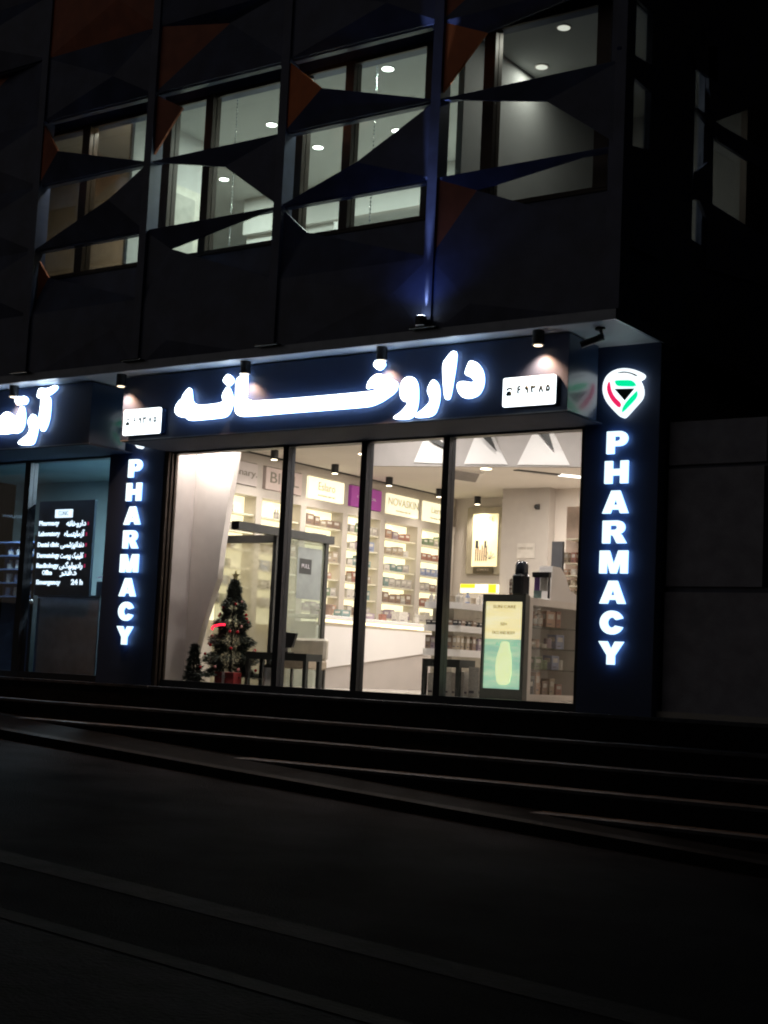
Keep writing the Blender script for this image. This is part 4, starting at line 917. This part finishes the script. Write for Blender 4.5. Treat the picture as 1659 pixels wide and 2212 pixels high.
for zi, z in enumerate((1.76, 1.56, 1.36, 1.16)):
    for xi in range(5):
        product("lab_bottle", random.choice(['jar', 'bottle']), -9.85+xi*.18, .92, z+.001, .1, .1, .13, PM[random.choice(["white", "blue", "grey"])], f"pale container, {ordn[xi]} along the {['top','second','third','bottom'][zi]} shelf in the dim left shop", "bottle", "containers in the dim left shop")
area("shelf_lamp", (-9.4, .6, 2.3), .5, 26, (.45, .7, 1), lsf)
dr = thing("lab_door", "narrow black framed glass door left of the directory board", "door", (-8.95, .5, .06))
MB().box((-9.0, .42, .06), (-8.93, .5, 2.0)).box((-8.80, .42, .06), (-8.74, .5, 2.0)).build("door_frame", lampb, dr); MB().ball((-8.72, .36, 1.06), .03).build("handle", mat("brushed_steel", (.6, .6, .58), .3, metal=.9), dr)

# ------------------------------------------------------------------ upstairs lamps and furniture
CEIL = 7.52
up_l = [(838, 147, 1, 26), (587, 268, 1, 26), (687, 317, 1, 26), (858, 281, 1, 26), (877, 407, 1, 26), (484, 386, 1, 26), (693, 477, 1, 20), (1218, 58, 0, 7), (1170, 143, 0, 7), (1150, 300, 0, 7), (258, 262, 0, 34), (1577, 283, 1, 260)]
ul = ["round ceiling lamp highest in the upstairs office", "round ceiling lamp upstairs left of the bright orange panel", "round ceiling lamp upstairs above the right black blade", "round ceiling lamp upstairs touching the edge of the right blade", "round ceiling lamp upstairs seen low in the right window", "round ceiling lamp upstairs in the gap of the left star", "deepest round lamp upstairs, low and greenish", "dim round lamp in the top right room, upper one", "dim round lamp in the top right room, lower one", "faint round lamp in the right room below the blade", "faint round lamp in the far left warm room", "bright round lamp seen through the side window"]
for (px, py, on, pw), lb_ in zip(up_l, ul):
    p = at(px, py, z=CEIL); t = thing("ceiling_lamp", lb_, "ceiling lamp", (p.x, p.y, CEIL), "round ceiling lamps upstairs")
    MB().tube((p.x, p.y, CEIL-.001), (p.x, p.y, CEIL-.012), .085, 24).build("bezel", white, t)
    MB().tube((p.x, p.y, CEIL-.012), (p.x, p.y, CEIL-.016), .07, 24).build("lens", emcool if on else emdim, t)
    area("bulb", (p.x, p.y, CEIL-.03), .14, pw*1.6, (.9, 1, .93) if on else (1, .96, .88), t)
cab = thing("office_door", "pale panelled door upstairs in the left star window", "door", (-6.4, .45, 4.8))
box("door_leaf", (-6.455, .05, 4.8), (-6.42, .85, 6.75), mat("cream_door_leaf", (.6, .58, .5), .5), cab)
for zc in (5.05, 5.62, 6.18): MB().box((-6.42, .17, zc), (-6.408, .73, zc+.45)).build("door_panel", mat("pale_panel_moulding", (.44, .43, .38), .6), cab, .006)
for i, (bx, lab) in enumerate([(-4.72, "string of glass beads hanging behind the mullion of the left star window"), (-2.58, "string of glass beads hanging behind the mullion below the highest lamp"), (-1.78, "string of glass beads hanging left of the blue lit fin")]):
    t = thing("bead_string", lab, "bead curtain", (bx, -.42, 7.5), "strings of glass beads upstairs")
    b = MB(); b.tube((bx, -.42, 5.35), (bx, -.42, 7.5), .003, 4)
    for k in range(46): b.ball((bx, -.42, 5.4+k*.045), .013, 6)
    b.build("beads", mat("glass_beads", (.9, .95, .95), .08, metal=.8, noise=0), t, smooth=True)
fb = thing("pendant_rack", "black rectangular rack with a hanging bowl shade low in the upstairs window", "rack", (-3.4, 3.0, 4.8))
MB().box((-4.2, 3.0, 4.8), (-4.16, 3.04, 6.05)).box((-4.2, 3.0, 6.0), (-3.0, 3.04, 6.05)).box((-3.04, 3.0, 4.8), (-3.0, 3.04, 6.05)).build("frame_bars", lampb, fb)
MB().lathe([(.02, .14), (.10, .10), (.16, .0), (.14, .0)], (-3.8, 2.95, 5.62), 18).build("bowl_shade", lampb, fb)
MB().tube((-3.8, 2.95, 5.74), (-3.8, 2.95, 6.0), .008, 6).build("cord", lampb, fb)
of = thing("office_desk", "dark desk edge upstairs behind the left window sill", "desk", (-6.0, 1.2, 4.8))
MB().box((-5.6, .5, 5.40), (-4.7, 1.1, 5.46)).build("desk_top", lampb, of); 
for x in (-5.58, -4.75): box("leg", (x, .8, 4.8), (x+.05, .85, 5.40), lampb, of)

for o_ in S.objects:
    if "label" in o_ and not 4 <= len(o_["label"].split()) <= 16: print("LABEL", len(o_["label"].split()), o_["label"])
